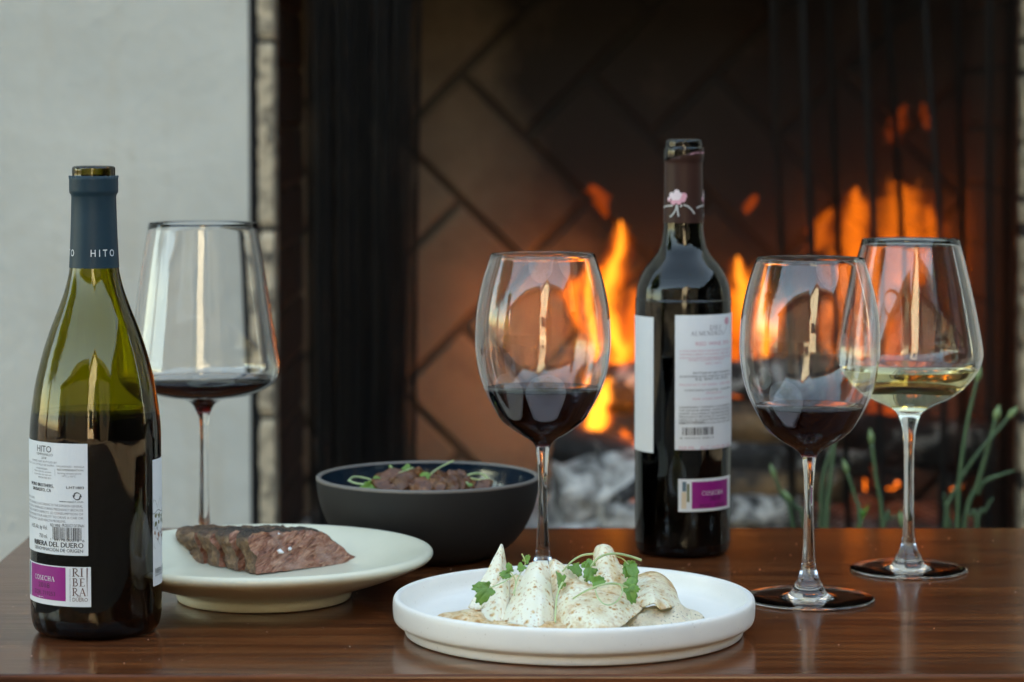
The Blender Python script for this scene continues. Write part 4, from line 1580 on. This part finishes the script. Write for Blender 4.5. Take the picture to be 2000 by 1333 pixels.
YAW = math.radians(37)
bpos = G(502, 1123, 0.0149)
step_ = Vector((-math.sin(YAW), math.cos(YAW), 0))
for lb, W_, H_, TH_, ln, dyaw, dz in (('foremost slice of pink beef with its whole cut face showing', 0.082, 0.0272, 0.0165, 20, 0.0, 0),
                                  ('second slice of beef, tucked behind the foremost slice', 0.076, 0.0262, 0.0165, 24, 0.03, 0),
                                  ('third slice of beef from the front of the row', 0.070, 0.0240, 0.0160, 27, 0.05, 0),
                                  ('charred ragged end piece of beef nearest the green bottle', 0.060, 0.0225, 0.0220, 26, 0.10, 0)):
    beef_slice(lb, bpos.copy(), W_, H_, TH_, math.radians(ln), YAW + dyaw, len(lb) * 0.37, 0.021)
    bpos = bpos + step_ * (TH_ + 0.0012) + Vector((-0.0035, 0.0, 0))


SALTW = plain('salt_white', (0.82, 0.82, 0.84), 0.3)


def flake(label, p, s, seed):
    r = random.Random(seed)
    n = 6
    vs = [(s * r.uniform(0.55, 1.6) * math.cos(q * 6.283 / n), s * r.uniform(0.5, 1.1) * math.sin(q * 6.283 / n), s * r.uniform(-0.15, 0.15)) for q in range(n)]
    vs += [(v[0] * 0.8, v[1] * 0.8, v[2] + s * 0.45) for v in vs]
    fs = [tuple(range(n))[::-1], tuple(range(n, 2 * n))] + [(q, (q + 1) % n, n + (q + 1) % n, n + q) for q in range(n)]
    o = mk('salt_flake', vs, fs, SALTW, smooth=False)
    o.location = p
    o.rotation_euler = (r.uniform(0.9, 1.6), r.uniform(-0.6, 0.6), r.uniform(-0.5, 0.8))
    return tag(o, label, 'salt flake', 'salt flakes on the beef')


def on_beef(px, py):
    """Point on the foremost cut face seen at a pixel."""
    o0 = G(502, 1123, 0.0149)
    wd, ln = Vector((math.cos(YAW), math.sin(YAW), 0)), math.tan(math.radians(20))
    nb = Vector((-math.sin(YAW), math.cos(YAW), 0))
    nrm = wd.cross(nb * ln + Vector((0, 0, 1)))
    r = ray(px, py)
    return CAM + r * ((o0 - CAM).dot(nrm) / r.dot(nrm)) - r.normalized() * 0.0014


flake('small salt flake on the top edge of the foremost beef slice', on_beef(545, 1043), 0.0012, 1)
flake('larger salt flake on the beef cut face beside a smaller one', on_beef(548, 1078), 0.0025, 12)
flake('smaller salt flake just right of the larger one on the cut face', on_beef(566, 1072), 0.0017, 7)

# ------------------------------------------------------------------ folded toasted sheets on the white plate
K6 = (2.667, 750, 1040)


def c6(x, y, Y):
    return V(K6[1] + x / K6[0], K6[2] + y / K6[0], Y)


def sheet(label, top, bot, m, bulge=0.006, wav=0.0012, seed=0, crease=0.0011):
    """Thin curled sheet between two edges given in crop pixels with world y."""
    A = crom([tuple(c6(*p)) for p in top], 8)
    B_ = crom([tuple(c6(*p)) for p in bot], 8)
    n, mrow = 30, 20

    def samp(L, t):
        f = t * (len(L) - 1)
        i = min(int(f), len(L) - 2)
        return L[i].lerp(L[i + 1], f - i)

    vs, fs = [], []
    orig = samp(A, 0.5).lerp(samp(B_, 0.5), 0.6)
    orig.z = T + 0.0102
    for j in range(mrow + 1):
        s = j / mrow
        for i in range(n + 1):
            t = i / n
            p = samp(A, t).lerp(samp(B_, t), s)
            p.y -= bulge * math.sin(math.pi * s) * (0.55 + 0.45 * math.sin(math.pi * t)) * 0.7
            p.y -= crease * (0.25 + s) * (noise.noise(Vector((t * 5.0 + seed * 9, s * 0.8, seed))) + 0.6 * noise.noise(Vector((t * 12.0 + seed * 5, s * 1.5, seed + 4))))
            q = p * 70 + Vector((seed * 3.1, 0, 0))
            p += Vector((noise.noise(q), noise.noise(q + Vector((5, 0, 0))), 0.6 * noise.noise(q + Vector((0, 5, 0))))) * wav
            p.z = max(p.z, T + 0.0112)
            vs.append(p - orig)
    for j in range(mrow):
        for i in range(n):
            a = j * (n + 1) + i
            fs.append((a, a + n + 1, a + n + 2, a + 1))
    o = mk('toasted_sheet', vs, fs, m)
    o.location = orig
    so = o.modifiers.new('thickness', 'SOLIDIFY')
    so.thickness = 0.0009
    so.offset = 0
    return tag(o, label, 'food', 'folded toasted sheets on the white plate')


YP = pl.y
sheet('tall pale sheet with a sharp pointed tip at the left end', [(608, 66, YP + .012), (613, 60, YP + .012), (619, 70, YP + .012)], [(438, 392, YP - .022), (500, 402, YP - .03), (590, 335, YP - .02), (655, 255, YP + .015)], SHEET_A, 0.004, 0.0008, 1)
sheet('small pale sheet standing between the pointed one and the wide central one', [(596, 256, YP - .02), (625, 240, YP - .022), (652, 268, YP - .02)], [(494, 440, YP - .045), (570, 470, YP - .054), (650, 462, YP - .047)], SHEET_A, 0.004, 0.0008, 2)
sheet('wide pale central sheet with a flat toasted top edge', [(762, 162, YP - .012), (800, 148, YP - .018), (853, 150, YP - .012)], [(606, 455, YP - .047), (690, 495, YP - .064), (800, 500, YP - .066), (896, 460, YP - .047)], SHEET_A, 0.007, 0.0009, 3)
sheet('toasted sheet sloping down behind the green stem right of centre', [(858, 150, YP + .012), (885, 142, YP + .008), (930, 165, YP + .008), (1028, 232, YP + .004)], [(860, 400, YP - .02), (930, 410, YP - .03), (1000, 400, YP - .03), (1060, 380, YP - .02)], SHEET_C, 0.004, 0.001, 4)
sheet('broad brown spotted sheet lying lowest at the front', [(925, 270, YP - .028), (985, 243, YP - .03), (1060, 268, YP - .03), (1120, 285, YP - .03), (1190, 272, YP - .026), (1245, 270, YP - .018)], [(876, 470, YP - .047), (960, 510, YP - .068), (1080, 520, YP - .077), (1240, 490, YP - .066), (1346, 396, YP - .035)], SHEET_B, 0.010, 0.0014, 5)
sheet('tall rounded brown speckled sheet at the back', [(1095, 104, YP + .02), (1108, 74, YP + .016), (1140, 63, YP + .012), (1180, 75, YP + .016), (1204, 112, YP + .02)], [(1072, 270, YP - .012), (1130, 310, YP - .022), (1200, 310, YP - .022), (1272, 270, YP - .012)], SHEET_B, 0.006, 0.0008, 6)
sheet('toasted sheet rolled over with a curled lip at the right end', [(1238, 280, YP + .006), (1300, 236, YP + .018), (1385, 207, YP + .022), (1445, 225, YP + .022), (1500, 268, YP + .02)], [(1290, 400, YP - .026), (1350, 392, YP - .036), (1410, 372, YP - .042), (1440, 398, YP - .040), (1490, 392, YP - .032), (1550, 385, YP - .006)], SHEET_C, 0.022, 0.0010, 7, 0.0015)
sheet('pale sliver of sheet behind the central one, left of the green sprig', [(655, 235, YP + .004), (690, 222, YP + .002), (760, 240, YP + .004)], [(650, 400, YP - .02), (700, 420, YP - .025), (760, 400, YP - .02)], SHEET_C, 0.004, 0.0006, 9)
sheet('toasted sheet tucked behind the tall rounded one at its right', [(1225, 170, YP + .03), (1245, 178, YP + .03), (1268, 205, YP + .03)], [(1215, 300, YP + .01), (1250, 310, YP + .005), (1290, 300, YP + .01)], SHEET_B, 0.003, 0.0006, 10)
sheet('pale sheet corner between the front brown sheet and the rounded one', [(1020, 240, YP - .01), (1038, 228, YP - .012), (1062, 262, YP - .01)], [(1000, 330, YP - .03), (1040, 350, YP - .036), (1090, 330, YP - .03)], SHEET_A, 0.002, 0.0004, 11)


def mound(name, label, cat, ctr, rx, ry, h, m, seed, amp=0.25):
    vs, fs = [], []
    NA, NR = 64, 14
    vs.append((0, 0, h))
    for q in range(1, NR + 1):
        u = q / NR
        for k_ in range(NA):
            a = 2 * math.pi * k_ / NA
            e = 1 + 0.22 * noise.noise(Vector((math.cos(a) * 1.6, math.sin(a) * 1.6, seed)))
            x, y = rx * u * e * math.cos(a), ry * u * e * math.sin(a)
            z = h * max(0, 1 - u ** 3) ** 0.7
            z *= 1 + amp * noise.noise(Vector((x * 110, y * 110, seed * 2.0)))
            vs.append((x, y, z if q < NR else -0.0004))
    for k_ in range(NA):
        k2_ = (k_ + 1) % NA
        fs.append((0, 1 + k_, 1 + k2_))
        for q in range(NR - 1):
            a = 1 + q * NA
            fs.append((a + k_, a + NA + k_, a + NA + k2_, a + k2_))
    o = mk(name, vs, fs, m)
    o.location = ctr
    return tag(o, label, cat)


zp = T + 0.0103
mound('puree', 'smooth beige puree spread under the folded sheets', 'puree', (G(1075, 1205).x, YP - 0.035, zp), 0.062, 0.040, 0.0050, PUREE, 1)
mound('puree', 'peppered beige puree mound at the right end below the curled sheet', 'puree', (c6(1430, 425, YP - .028).x, YP - 0.026, zp), 0.030, 0.026, 0.0100, PUREE, 2, 0.6)
mound('browned_sheet', 'browned flat sheet edge lying on the plate at the left end', 'food', (c6(450, 425, YP - .045).x, YP - 0.038, zp), 0.027, 0.022, 0.0100, SHEET_D, 3)
mound('browned_sheet', 'browned flat sheet lying under the central folded sheets', 'food', (c6(760, 455, YP - .05).x, YP - 0.052, zp), 0.044, 0.024, 0.0075, SHEET_D, 4)


# ------------------------------------------------------------------ herb sprigs
def leaf_geo(base, tip, width, nrm, seed, lobes=3, fold=0.25):  # noqa
    """Parsley-like leaf: three toothed lobes fanning out from the stalk, cupped along the midrib."""
    base, tip = Vector(base), Vector(tip)
    ax = tip - base
    L = ax.length
    ax.normalize()
    sd_ = ax.cross(Vector(nrm)).normalized()
    nn = sd_.cross(ax).normalized()
    NA, NR = 42, 5
    vs, fs = [base.copy()], []
    asp = min(1.25, max(0.55, width / L))
    for i in range(NA + 1):
        ph = -1.9 + 3.8 * i / NA
        lob = 0.60 + 0.40 * abs(math.cos(1.45 * ph + 0.1 * math.sin(seed))) ** 0.7
        tooth = 1 + 0.07 * math.sin(ph * 15 + seed * 2)
        env = max(0.0, math.cos(ph * 0.62)) ** 0.6
        rr_ = L * lob * tooth * env
        for q in range(1, NR + 1):
            u = q / NR
            x, y = rr_ * u * math.sin(ph) * asp * 0.56, rr_ * u * math.cos(ph) if abs(ph) < 1.57 else rr_ * u * math.cos(ph) * 0.6
            h = 0.22 * abs(x) - 0.28 * (x * x + y * y) / L + 0.10 * L * math.sin(ph * 3.2 + seed * 2) * u * u
            vs.append(base + ax * y + sd_ * x + nn * h)
    for i in range(NA):
        a, b = 1 + i * NR, 1 + (i + 1) * NR
        fs.append((0, a, b))
        for q in range(NR - 1):
            fs.append((a + q, a + q + 1, b + q + 1, b + q))
    return vs, fs


def sprig(label, stems, leaves, group='green herb sprigs on the folded sheets', name='herb_sprig', conv=c6):
    p0 = conv(*stems[0][0][0]) if stems else conv(*leaves[0][0])
    t = thing(name, label, 'herb', p0, 0, group)
    I = -p0
    for pts, r in stems:
        path = [v + I for v in crom([tuple(conv(*p)) for p in pts], 6)]
        n = len(path)
        tube('stem', path, [r * (0.62 + 0.22 * k_ / n) for k_ in range(n)], STEMG, t, 8)
    for i, lf in enumerate(leaves):
        b, e, w = lf[:3]
        nr = lf[3] if len(lf) > 3 else (0.2, -1, 0.5)
        vs, fs = leaf_geo(conv(*b) + I, (conv(*b) + I).lerp(conv(*e) + I, 0.82), w, nr, i * 1.7 + len(label) * 0.3)
        o = mk('leaf', vs, fs, LEAFG, t)
        so = o.modifiers.new('thickness', 'SOLIDIFY')
        so.thickness = 0.0003
    return t


Yf = YP - 0.03
sprig('herb leaf hanging over the lower left of the pointed sheet', [([(690, 215, Yf + .01), (640, 250, Yf - .01), (600, 270, Yf - .018), (545, 292, Yf - .02)], 0.0005)],
      [((545, 292, Yf - .02), (445, 285, Yf - .022), 0.012), ((545, 294, Yf - .021), (475, 375, Yf - .028), 0.014), ((545, 295, Yf - .02), (578, 330, Yf - .02), 0.009), ((540, 288, Yf - .02), (470, 262, Yf - .02), 0.008)])
sprig('tiny herb leaf beside the right edge of the pointed sheet', [([(680, 330, Yf - .01), (685, 260, Yf), (672, 225, Yf), (655, 205, Yf)], 0.0005)],
      [((655, 215, Yf), (598, 222, Yf - .004), 0.013), ((656, 205, Yf), (648, 150, Yf), 0.008), ((650, 215, Yf), (615, 240, Yf - .005), 0.010)])
sprig('thin herb stem with two leaves rising left of the wide central sheet', [([(672, 320, Yf - .01), (700, 235, Yf + .01), (730, 180, Yf + .02), (735, 150, Yf + .02), (718, 112, Yf + .02)], 0.00055)],
      [((735, 155, Yf + .02), (760, 112, Yf + .02), 0.011), ((725, 175, Yf + .018), (700, 190, Yf + .01), 0.010)])
sprig('long pale stem hanging straight down right of the central sheet', [([(893, 470, Yf - .037), (893, 420, Yf - .03), (902, 330, Yf - .02), (925, 270, Yf - .012), (935, 262, Yf - .01)], 0.0008)],
      [((936, 262, Yf - .01), (862, 210, Yf + .004), 0.013, (0.3, -1, -0.2)), ((930, 268, Yf - .01), (955, 280, Yf - .008), 0.010)])
Yg = YP - 0.012
sprig('long pale herb stem arching over the tall rounded sheet', [([(1045, 255, Yg - .01), (1075, 185, Yg - .008), (1110, 140, Yg - .006), (1160, 115, Yg - .006), (1220, 112, Yg - .004), (1290, 128, Yg), (1342, 146, Yg)], 0.0010)],
      [((1078, 185, Yg - .01), (1062, 262, Yg - .02), 0.014, (0.5, -1, 0.2)), ((1078, 178, Yg - .005), (1040, 130, Yg + .002), 0.014), ((1075, 172, Yg - .004), (1068, 125, Yg), 0.012), ((1070, 180, Yg - .004), (1015, 155, Yg), 0.012)])
sprig('herb stem crossing in front of the rolled sheet with a split leaf', [([(985, 345, Yf - .025), (1040, 312, Yf - .03), (1100, 285, Yf - .03), (1170, 267, Yf - .026), (1230, 272, Yf - .02), (1270, 288, Yf - .018)], 0.0009)],
      [((1270, 288, Yf - .018), (1328, 215, Yf - .01), 0.011), ((1270, 290, Yf - .018), (1312, 375, Yf - .024), 0.020), ((1274, 290, Yf - .018), (1345, 295, Yf - .018), 0.013), ((1085, 265, Yf - .028), (1178, 232, Yf - .022), 0.011)])
sprig('looped thin herb stem lying on the front brown sheet', [([(1100, 300, Yf - .034), (1112, 335, Yf - .04), (1140, 370, Yf - .046), (1175, 378, Yf - .046), (1215, 358, Yf - .042), (1240, 318, Yf - .034), (1240, 285, Yf - .026), (1222, 270, Yf - .022)], 0.0006)], [])
sprig('herb stem ending in a drooping leaf at the right of the rounded sheet', [([(930, 205, Yg + .01), (975, 155, Yg + .01), (1030, 122, Yg + .012), (1090, 112, Yg + .016)], 0.0009), ([(1205, 122, Yg - .002), (1245, 140, Yg), (1275, 170, Yg)], 0.0006)],
      [((1275, 168, Yg), (1330, 165, Yg + .004), 0.008), ((1278, 172, Yg), (1260, 240, Yg - .008), 0.012), ((1280, 172, Yg), (1318, 240, Yg - .01), 0.014)])
sprig('dark herb leaf peeping out between the sloping sheet and the arching stem', [([(960, 175, Yg + .015), (990, 190, Yg + .012)], 0.0005)],
      [((985, 175, Yg + .014), (1022, 222, Yg + .004), 0.016), ((985, 172, Yg + .014), (1000, 160, Yg + .014), 0.012)])

# ------------------------------------------------------------------ bowl filling
K5 = (4.167, 600, 880)


def c5(x, y, Y):
    return V(K5[1] + x / K5[0], K5[2] + y / K5[0], Y)


YBo = bp.y
mound('mushroom_bed', 'dark roasted mushroom mass filling the charcoal bowl', 'mushroom', (bp.x - 0.004, bp.y, bp.z + 0.030), 0.058, 0.058, 0.020, MUSH, 5, 0.5)


def petal(label, base, tip, w, seed, curl=0.35):
    base, tip = Vector(base), Vector(tip)
    ax = tip - base
    L = ax.length
    ax.normalize()
    sd_ = ax.cross(Vector((0, -1, 0.3))).normalized()
    nn = sd_.cross(ax).normalized()
    vs, fs = [], []
    n = 12
    for i in range(n + 1):
        t = i / n
        ww = w * 0.5 * (0.45 + 0.75 * math.sin(math.pi * min(1, t * 0.72 + 0.12))) * (0.25 if i == n else 1)
        for q in range(7):
            s = (q - 3) / 3
            p = ax * (L * t * (1 - 0.10 * s * s)) + sd_ * (s * ww) + nn * (curl * L * math.sin(math.pi * 0.5 * t) * t - 0.35 * ww * s * s)
            z = p * 150 + Vector((seed * 4.1, 0, 0))
            p += Vector((noise.noise(z), noise.noise(z + Vector((4, 0, 0))), noise.noise(z + Vector((0, 4, 0))))) * 0.0012
            vs.append(p)
    for i in range(n):
        for q in range(6):
            a = i * 7 + q
            fs.append((a, a + 1, a + 8, a + 7))
    o = mk('mushroom_slice', vs, fs, MUSH)
    o.location = base
    so = o.modifiers.new('thickness', 'SOLIDIFY')
    so.thickness = 0.0016
    return tag(o, label, 'mushroom', 'roasted mushroom slices in the bowl')


plist = [(620, 330, 640, 215, -.01, .020), (700, 330, 680, 150, .0, .022), (760, 335, 690, 240, -.02, .026), (650, 340, 700, 300, -.03, .024), (830, 320, 800, 190, .0, .016), (880, 330, 905, 160, .004, .014), (950, 330, 870, 240, -.015, .016),
         (1000, 335, 900, 290, -.025, .014), (1010, 330, 840, 305, -.03, .012), (1060, 320, 1010, 235, -.01, .013), (1100, 330, 1070, 190, -.004, .012), (1140, 330, 1090, 215, -.014, .013), (1200, 335, 1110, 250, -.022, .013), (1190, 330, 1150, 165, .004, .011),
         (1250, 330, 1170, 225, -.012, .012), (1260, 325, 1230, 155, .008, .010), (1300, 330, 1230, 240, -.01, .012), (1080, 335, 1030, 275, -.028, .012), (1440, 325, 1390, 275, -.006, .014), (1310, 330, 1270, 250, .0, .011)]
plist.sort(key=lambda p: p[0] + p[2])
ORD = 'first second third fourth fifth sixth seventh eighth ninth tenth eleventh twelfth thirteenth fourteenth fifteenth sixteenth seventeenth eighteenth nineteenth twentieth'.split()
for i, (x0, y0, x1, y1, dy, w) in enumerate(plist):
    lb = ('broad tan mushroom petal, ' if i < 4 else 'curled dark mushroom petal, ') + ORD[i] + ' from the left in the charcoal bowl'
    if i == 19:
        lb = 'single small mushroom slice apart at the right in the bowl'
    petal(lb, c5(x0, y0, YBo + dy), c5(x1, y1 - 18, YBo + dy + 0.006), w * 1.15, i, 0.25 if i % 2 else -0.2)
gb = 'green shoots on the mushrooms'
Yb = YBo
sprig('green leafy shoot at the left inside the dark bowl', [([(600, 290, Yb - .02), (500, 280, Yb - .02), (400, 270, Yb - .015), (335, 245, Yb - .01)], 0.0010), ([(335, 245, Yb - .01), (380, 215, Yb), (470, 225, Yb), (560, 250, Yb - .01)], 0.0009)],
      [((560, 290, Yb - .02), (430, 300, Yb - .03), 0.014), ((560, 290, Yb - .02), (480, 240, Yb - .016), 0.016), ((560, 270, Yb - .015), (570, 185, Yb - .01), 0.012), ((590, 290, Yb - .02), (520, 310, Yb - .03), 0.014)], gb, 'green_shoot', c5)
sprig('small green shoot standing at the back rim of the bowl', [([(740, 190, Yb + .01), (700, 165, Yb + .012), (675, 120, Yb + .014)], 0.0006)], [((690, 150, Yb + .014), (665, 115, Yb + .014), 0.010), ((700, 165, Yb + .012), (740, 150, Yb + .014), 0.012)], gb, 'green_shoot', c5)
sprig('bluish green frilly leaves at the back centre of the bowl', [([(740, 185, Yb + .008), (800, 165, Yb + .01), (860, 140, Yb + .012)], 0.0006)], [((800, 160, Yb + .012), (840, 98, Yb + .016), 0.020), ((830, 160, Yb + .012), (890, 150, Yb + .012), 0.016), ((780, 170, Yb + .01), (750, 150, Yb + .012), 0.012)], gb, 'green_shoot', c5)
sprig('pale green shoot between the two dark mushroom clusters', [([(975, 240, Yb - .004), (1010, 190, Yb + .004), (1080, 140, Yb + .012), (1190, 85, Yb + .02)], 0.0009)], [((985, 245, Yb - .006), (930, 150, Yb + .004), 0.014), ((990, 240, Yb - .006), (960, 210, Yb - .006), 0.016), ((1000, 250, Yb - .01), (1030, 190, Yb), 0.010)], gb, 'green_shoot', c5)
sprig('looped green tendril at the right of the mushrooms', [([(1320, 290, Yb - .01), (1280, 230, Yb - .004), (1330, 195, Yb), (1410, 190, Yb + .004), (1470, 230, Yb + .004), (1400, 240, Yb), (1320, 225, Yb - .004), (1280, 215, Yb - .004)], 0.0011)], [((1330, 290, Yb - .012), (1310, 255, Yb - .008), 0.010)], gb, 'green_shoot', c5)

# ------------------------------------------------------------------ garlic stalks behind the table
K3 = (3.846, 1480, 780)


def c3(x, y, Y):
    return V(K3[1] + x / K3[0], K3[2] + y / K3[0], Y)


def plant(label, parts, Y):
    p0 = c3(*parts[0][1][0], Y)
    base = Vector((p0.x + 0.01, Y, 0.03))
    t = thing('garlic_plant', label, 'plant', base, 0, 'garlic plants growing before the hearth')
    for kind, pts, r in parts:
        dy = rnd.uniform(-0.03, 0.03)
        path = [c3(x, y, Y + dy) for x, y in pts]
        if kind in ('s', 'b', 'l', 'y') and pts[0][1] > 900:
            lo = path[0].copy()
            d_ = (path[0] - path[1]).normalized()
            low = Vector((lo.x + d_.x * 0.1, Y + dy, 0.03))
            path = [low, lo.lerp(low, 0.5) + Vector((d_.x * 0.02, 0, 0))] + path
        sm = [v - base for v in crom([tuple(v) for v in path], 5)]
        n = len(sm)
        r *= 0.82
        rad = [r * (1.1 - 0.35 * k_ / n) for k_ in range(n)]
        if kind == 'l' or kind == 'y':
            rad = [r * (1.0 - 0.8 * (k_ / n) ** 3) for k_ in range(n)]
        tube('leaf' if kind in ('l', 'y') else 'stalk', sm, rad, CHIVEY if kind == 'y' else CHIVE, t, 8)
        if kind == 'b':
            e = sm[-1]
            d_ = (sm[-1] - sm[-4]).normalized()
            L = 0.0145
            pp_ = [e + d_ * (L * (q / 8) - 0.002) for q in range(9)]
            rr_ = [r * 0.8, r * 1.1, r * 1.4, r * 1.55, r * 1.5, r * 1.25, r * 0.95, r * 0.55, r * 0.2]
            tube('bud', pp_, rr_, CHIVEB, t, 10)
    return t


Yq = 2.45
plant('two thin budded stalks left of the front red glass stem', [('b', [(268, 960), (180, 720), (128, 580)], .0021), ('b', [(350, 960), (300, 830), (245, 755)], .0020)], Yq)
plant('pair of broad green blades right behind the front red glass', [('l', [(478, 960), (488, 620), (545, 400), (600, 250)], .0032), ('l', [(515, 960), (545, 620), (572, 380), (590, 280)], .0029)], Yq + 0.03)
plant('budded stalks and bright young leaf between the two right glasses', [('b', [(768, 960), (738, 760), (672, 545)], .0023), ('y', [(765, 960), (790, 880), (832, 800)], .0030), ('b', [(940, 960), (890, 600), (856, 320)], .0025), ('l', [(945, 960), (985, 910), (1055, 868)], .0026), ('b', [(1088, 980), (1084, 950), (1082, 935)], .0022)], Yq - 0.02)
plant('tall crossing green stalks right of the white wine glass', [('b', [(1410, 960), (1450, 750), (1600, 480), (1780, 260), (1890, 130)], .0026), ('b', [(1500, 960), (1520, 560), (1580, 150), (1650, -150)], .0025), ('b', [(1550, 960), (1650, 640), (1740, 330), (1790, 140)], .0030),
      ('l', [(1650, 720), (1690, 630), (1790, 580), (1935, 535)], .0026), ('l', [(1640, 960), (1700, 850), (1768, 735)], .0026), ('l', [(1650, 960), (1610, 880), (1555, 835)], .0024), ('l', [(1440, 960), (1415, 830), (1398, 705)], .0022)], Yq + 0.02)

# ------------------------------------------------------------------ dust and crumbs on the table
k = MB()
for i in range(300):
    x, y = rnd.uniform(TX0 + 0.02, 0.5), rnd.uniform(pf.y + 0.01, pb.y - 0.05)
    s = rnd.choice((0.00010, 0.00013, 0.00017, 0.00026)) * rnd.uniform(0.8, 1.2)
    if any((Vector((x, y)) - Vector((c[0], c[1]))).length < c[2] for c in ((pl.x, pl.y, .112), (sp_.x, sp_.y, .064), (bp.x, bp.y, .05), (B1.loc.x, B1.loc.y, .043), (B2.loc.x, B2.loc.y, .038))):
        continue
    a = rnd.uniform(0, 6)
    vs, fs = box_geo(-s * 1.5, s * 1.5, -s, s, 0.0, s)
    k.add(([(x + v[0] * math.cos(a) - v[1] * math.sin(a), y + v[0] * math.sin(a) + v[1] * math.cos(a), T + 0.0001 + v[2]) for v in vs], fs))
dust = k.build('crumbs', plain('crumb', (0.42, 0.33, 0.27), 0.8))
tag(dust, 'pale dust and crumbs scattered over the dark table top', 'crumbs', kind='stuff')

# ------------------------------------------------------------------ what the bottles and glasses mirror: the far side of the patio, plus added dark blocks
STUCCO = plain('sunlit_stucco', (0.50, 0.46, 0.39), 0.85, var=0.12, vscale=3)
ROOFT = plain('roof_tile', (0.16, 0.075, 0.05), 0.8, var=0.4, vscale=6)
PANE = plain('dark_pane', (0.02, 0.025, 0.03), 0.08)
BARK = plain('bark', (0.07, 0.05, 0.035), 0.9, var=0.4, vscale=8)
CROWN = m_leaf('tree_leaf', (0.025, 0.055, 0.015), (0.06, 0.11, 0.03), 3)


def house(label, x, y, w, d, h, rh):
    t = thing('house', label, 'house', (x, y, 0))
    vs = [(-w / 2, 0, 0), (w / 2, 0, 0), (w / 2, 0, h), (0, 0, h + rh), (-w / 2, 0, h), (-w / 2, -d, 0), (w / 2, -d, 0), (w / 2, -d, h), (0, -d, h + rh), (-w / 2, -d, h)]
    fs = [(0, 1, 2, 3, 4), (9, 8, 7, 6, 5), (1, 6, 7, 2), (5, 0, 4, 9)]
    mk('wall', vs, fs, STUCCO, t, False)
    k_ = MB()
    for s in (-1, 1):
        a, b = (s * (w / 2 + 0.4), h - 0.4 * rh / (w / 2)), (0, h + rh)
        e = 0.02
        vs = [(a[0], 0.4, a[1] + e), (b[0], 0.4, b[1] + e), (b[0], -d - 0.4, b[1] + e), (a[0], -d - 0.4, a[1] + e)]
        vs += [(v[0], v[1], v[2] + 0.15) for v in vs]
        k_.add((vs, BOXF))
    k_.build('roof', ROOFT, t)
    for wx in (-w * 0.28, w * 0.28):
        for wz in (1.0, 3.6):
            if wz + 1.3 < h:
                box('window', (wx - 0.5, wx + 0.5, 0.005, 0.06, wz, wz + 1.3), PANE, t, 0.01)
    box('door', (-0.5, 0.5, 0.005, 0.07, 0.01, 2.1), ROOFT, t, 0.01)
    return t


def tree(label, x, y, h, r, seed):
    rr_ = random.Random(seed)
    t = thing('tree', label, 'tree', (x, y, 0), group='trees across the patio')
    tube('trunk', [(0, 0, 0), (0.05, 0, h * 0.3), (0.1, 0.05, h * 0.55), (0.05, 0.1, h * 0.8)], [0.2, 0.16, 0.11, 0.05], BARK, t, 10)
    vs, fs = [], []
    cl = [(Vector((rr_.gauss(0, 1), rr_.gauss(0, 1), rr_.gauss(0, 1))).normalized() * rr_.uniform(0.2, 1) ** 0.5) for _ in range(60)]
    for i in range(7000):
        c_ = rr_.choice(cl)
        p = Vector((c_.x * r, c_.y * r, h * 0.66 + c_.z * h * 0.34)) + Vector((rr_.gauss(0, 1), rr_.gauss(0, 1), rr_.gauss(0, 1))) * r * 0.16
        a = Vector((rr_.uniform(-1, 1), rr_.uniform(-1, 1), rr_.uniform(-1, 1))).normalized() * 0.11
        b = a.cross(Vector((rr_.uniform(-1, 1), rr_.uniform(-1, 1), rr_.uniform(-1, 1))).normalized()).normalized() * 0.06
        n_ = len(vs)
        vs += [p - a, p + b, p + a, p - b]
        fs.append((n_, n_ + 1, n_ + 2, n_ + 3))
    mk('crown', vs, fs, CROWN, t, False)
    return t


BLOCKDARK = plain('added_block_dark', (0.018, 0.015, 0.012), 0.8, var=0.4, vscale=5)


def added_dark_block(label, x, y, w, d, h):  # added unseen dark building that keeps bottle and glass reflections dark
    t = thing('added_dark_block', label, 'added blocker', (x, y, 0))
    box('wall', (-w / 2, w / 2, -d, 0, 0, h), BLOCKDARK, t)
    box('roof', (-w / 2 - 0.4, w / 2 + 0.4, -d - 0.4, 0.5, h + 0.005, h + 0.25), BLOCKDARK, t, 0.02)
    for q in range(int(w // 2.2)):
        wx = -w / 2 + 1.2 + q * 2.2
        box('window', (wx - 0.45, wx + 0.45, 0.005, 0.06, 1.0, 2.3), PANE, t, 0.01)
    return t


house('cream gabled house in sunlight across the patio', 1.5, -9.0, 5.6, 7.0, 4.6, 1.9)
added_dark_block('unseen dark building added to darken reflections, left of the cream house', -6.6, -5.2, 11.0, 5.0, 3.5)
added_dark_block('unseen dark building added to darken reflections, right of the cream house', 7.3, -5.0, 11.0, 5.0, 3.6)
added_dark_block('unseen dark shed added to block sky reflections, beyond the right end of the wall', 8.6, 3.4, 6.0, 7.5, 3.6)  # added to block the right-hand sky out of the reflections
tree('leafy tree left of the table beyond the end of the wall', -7.2, 1.2, 6.0, 1.7, 1)
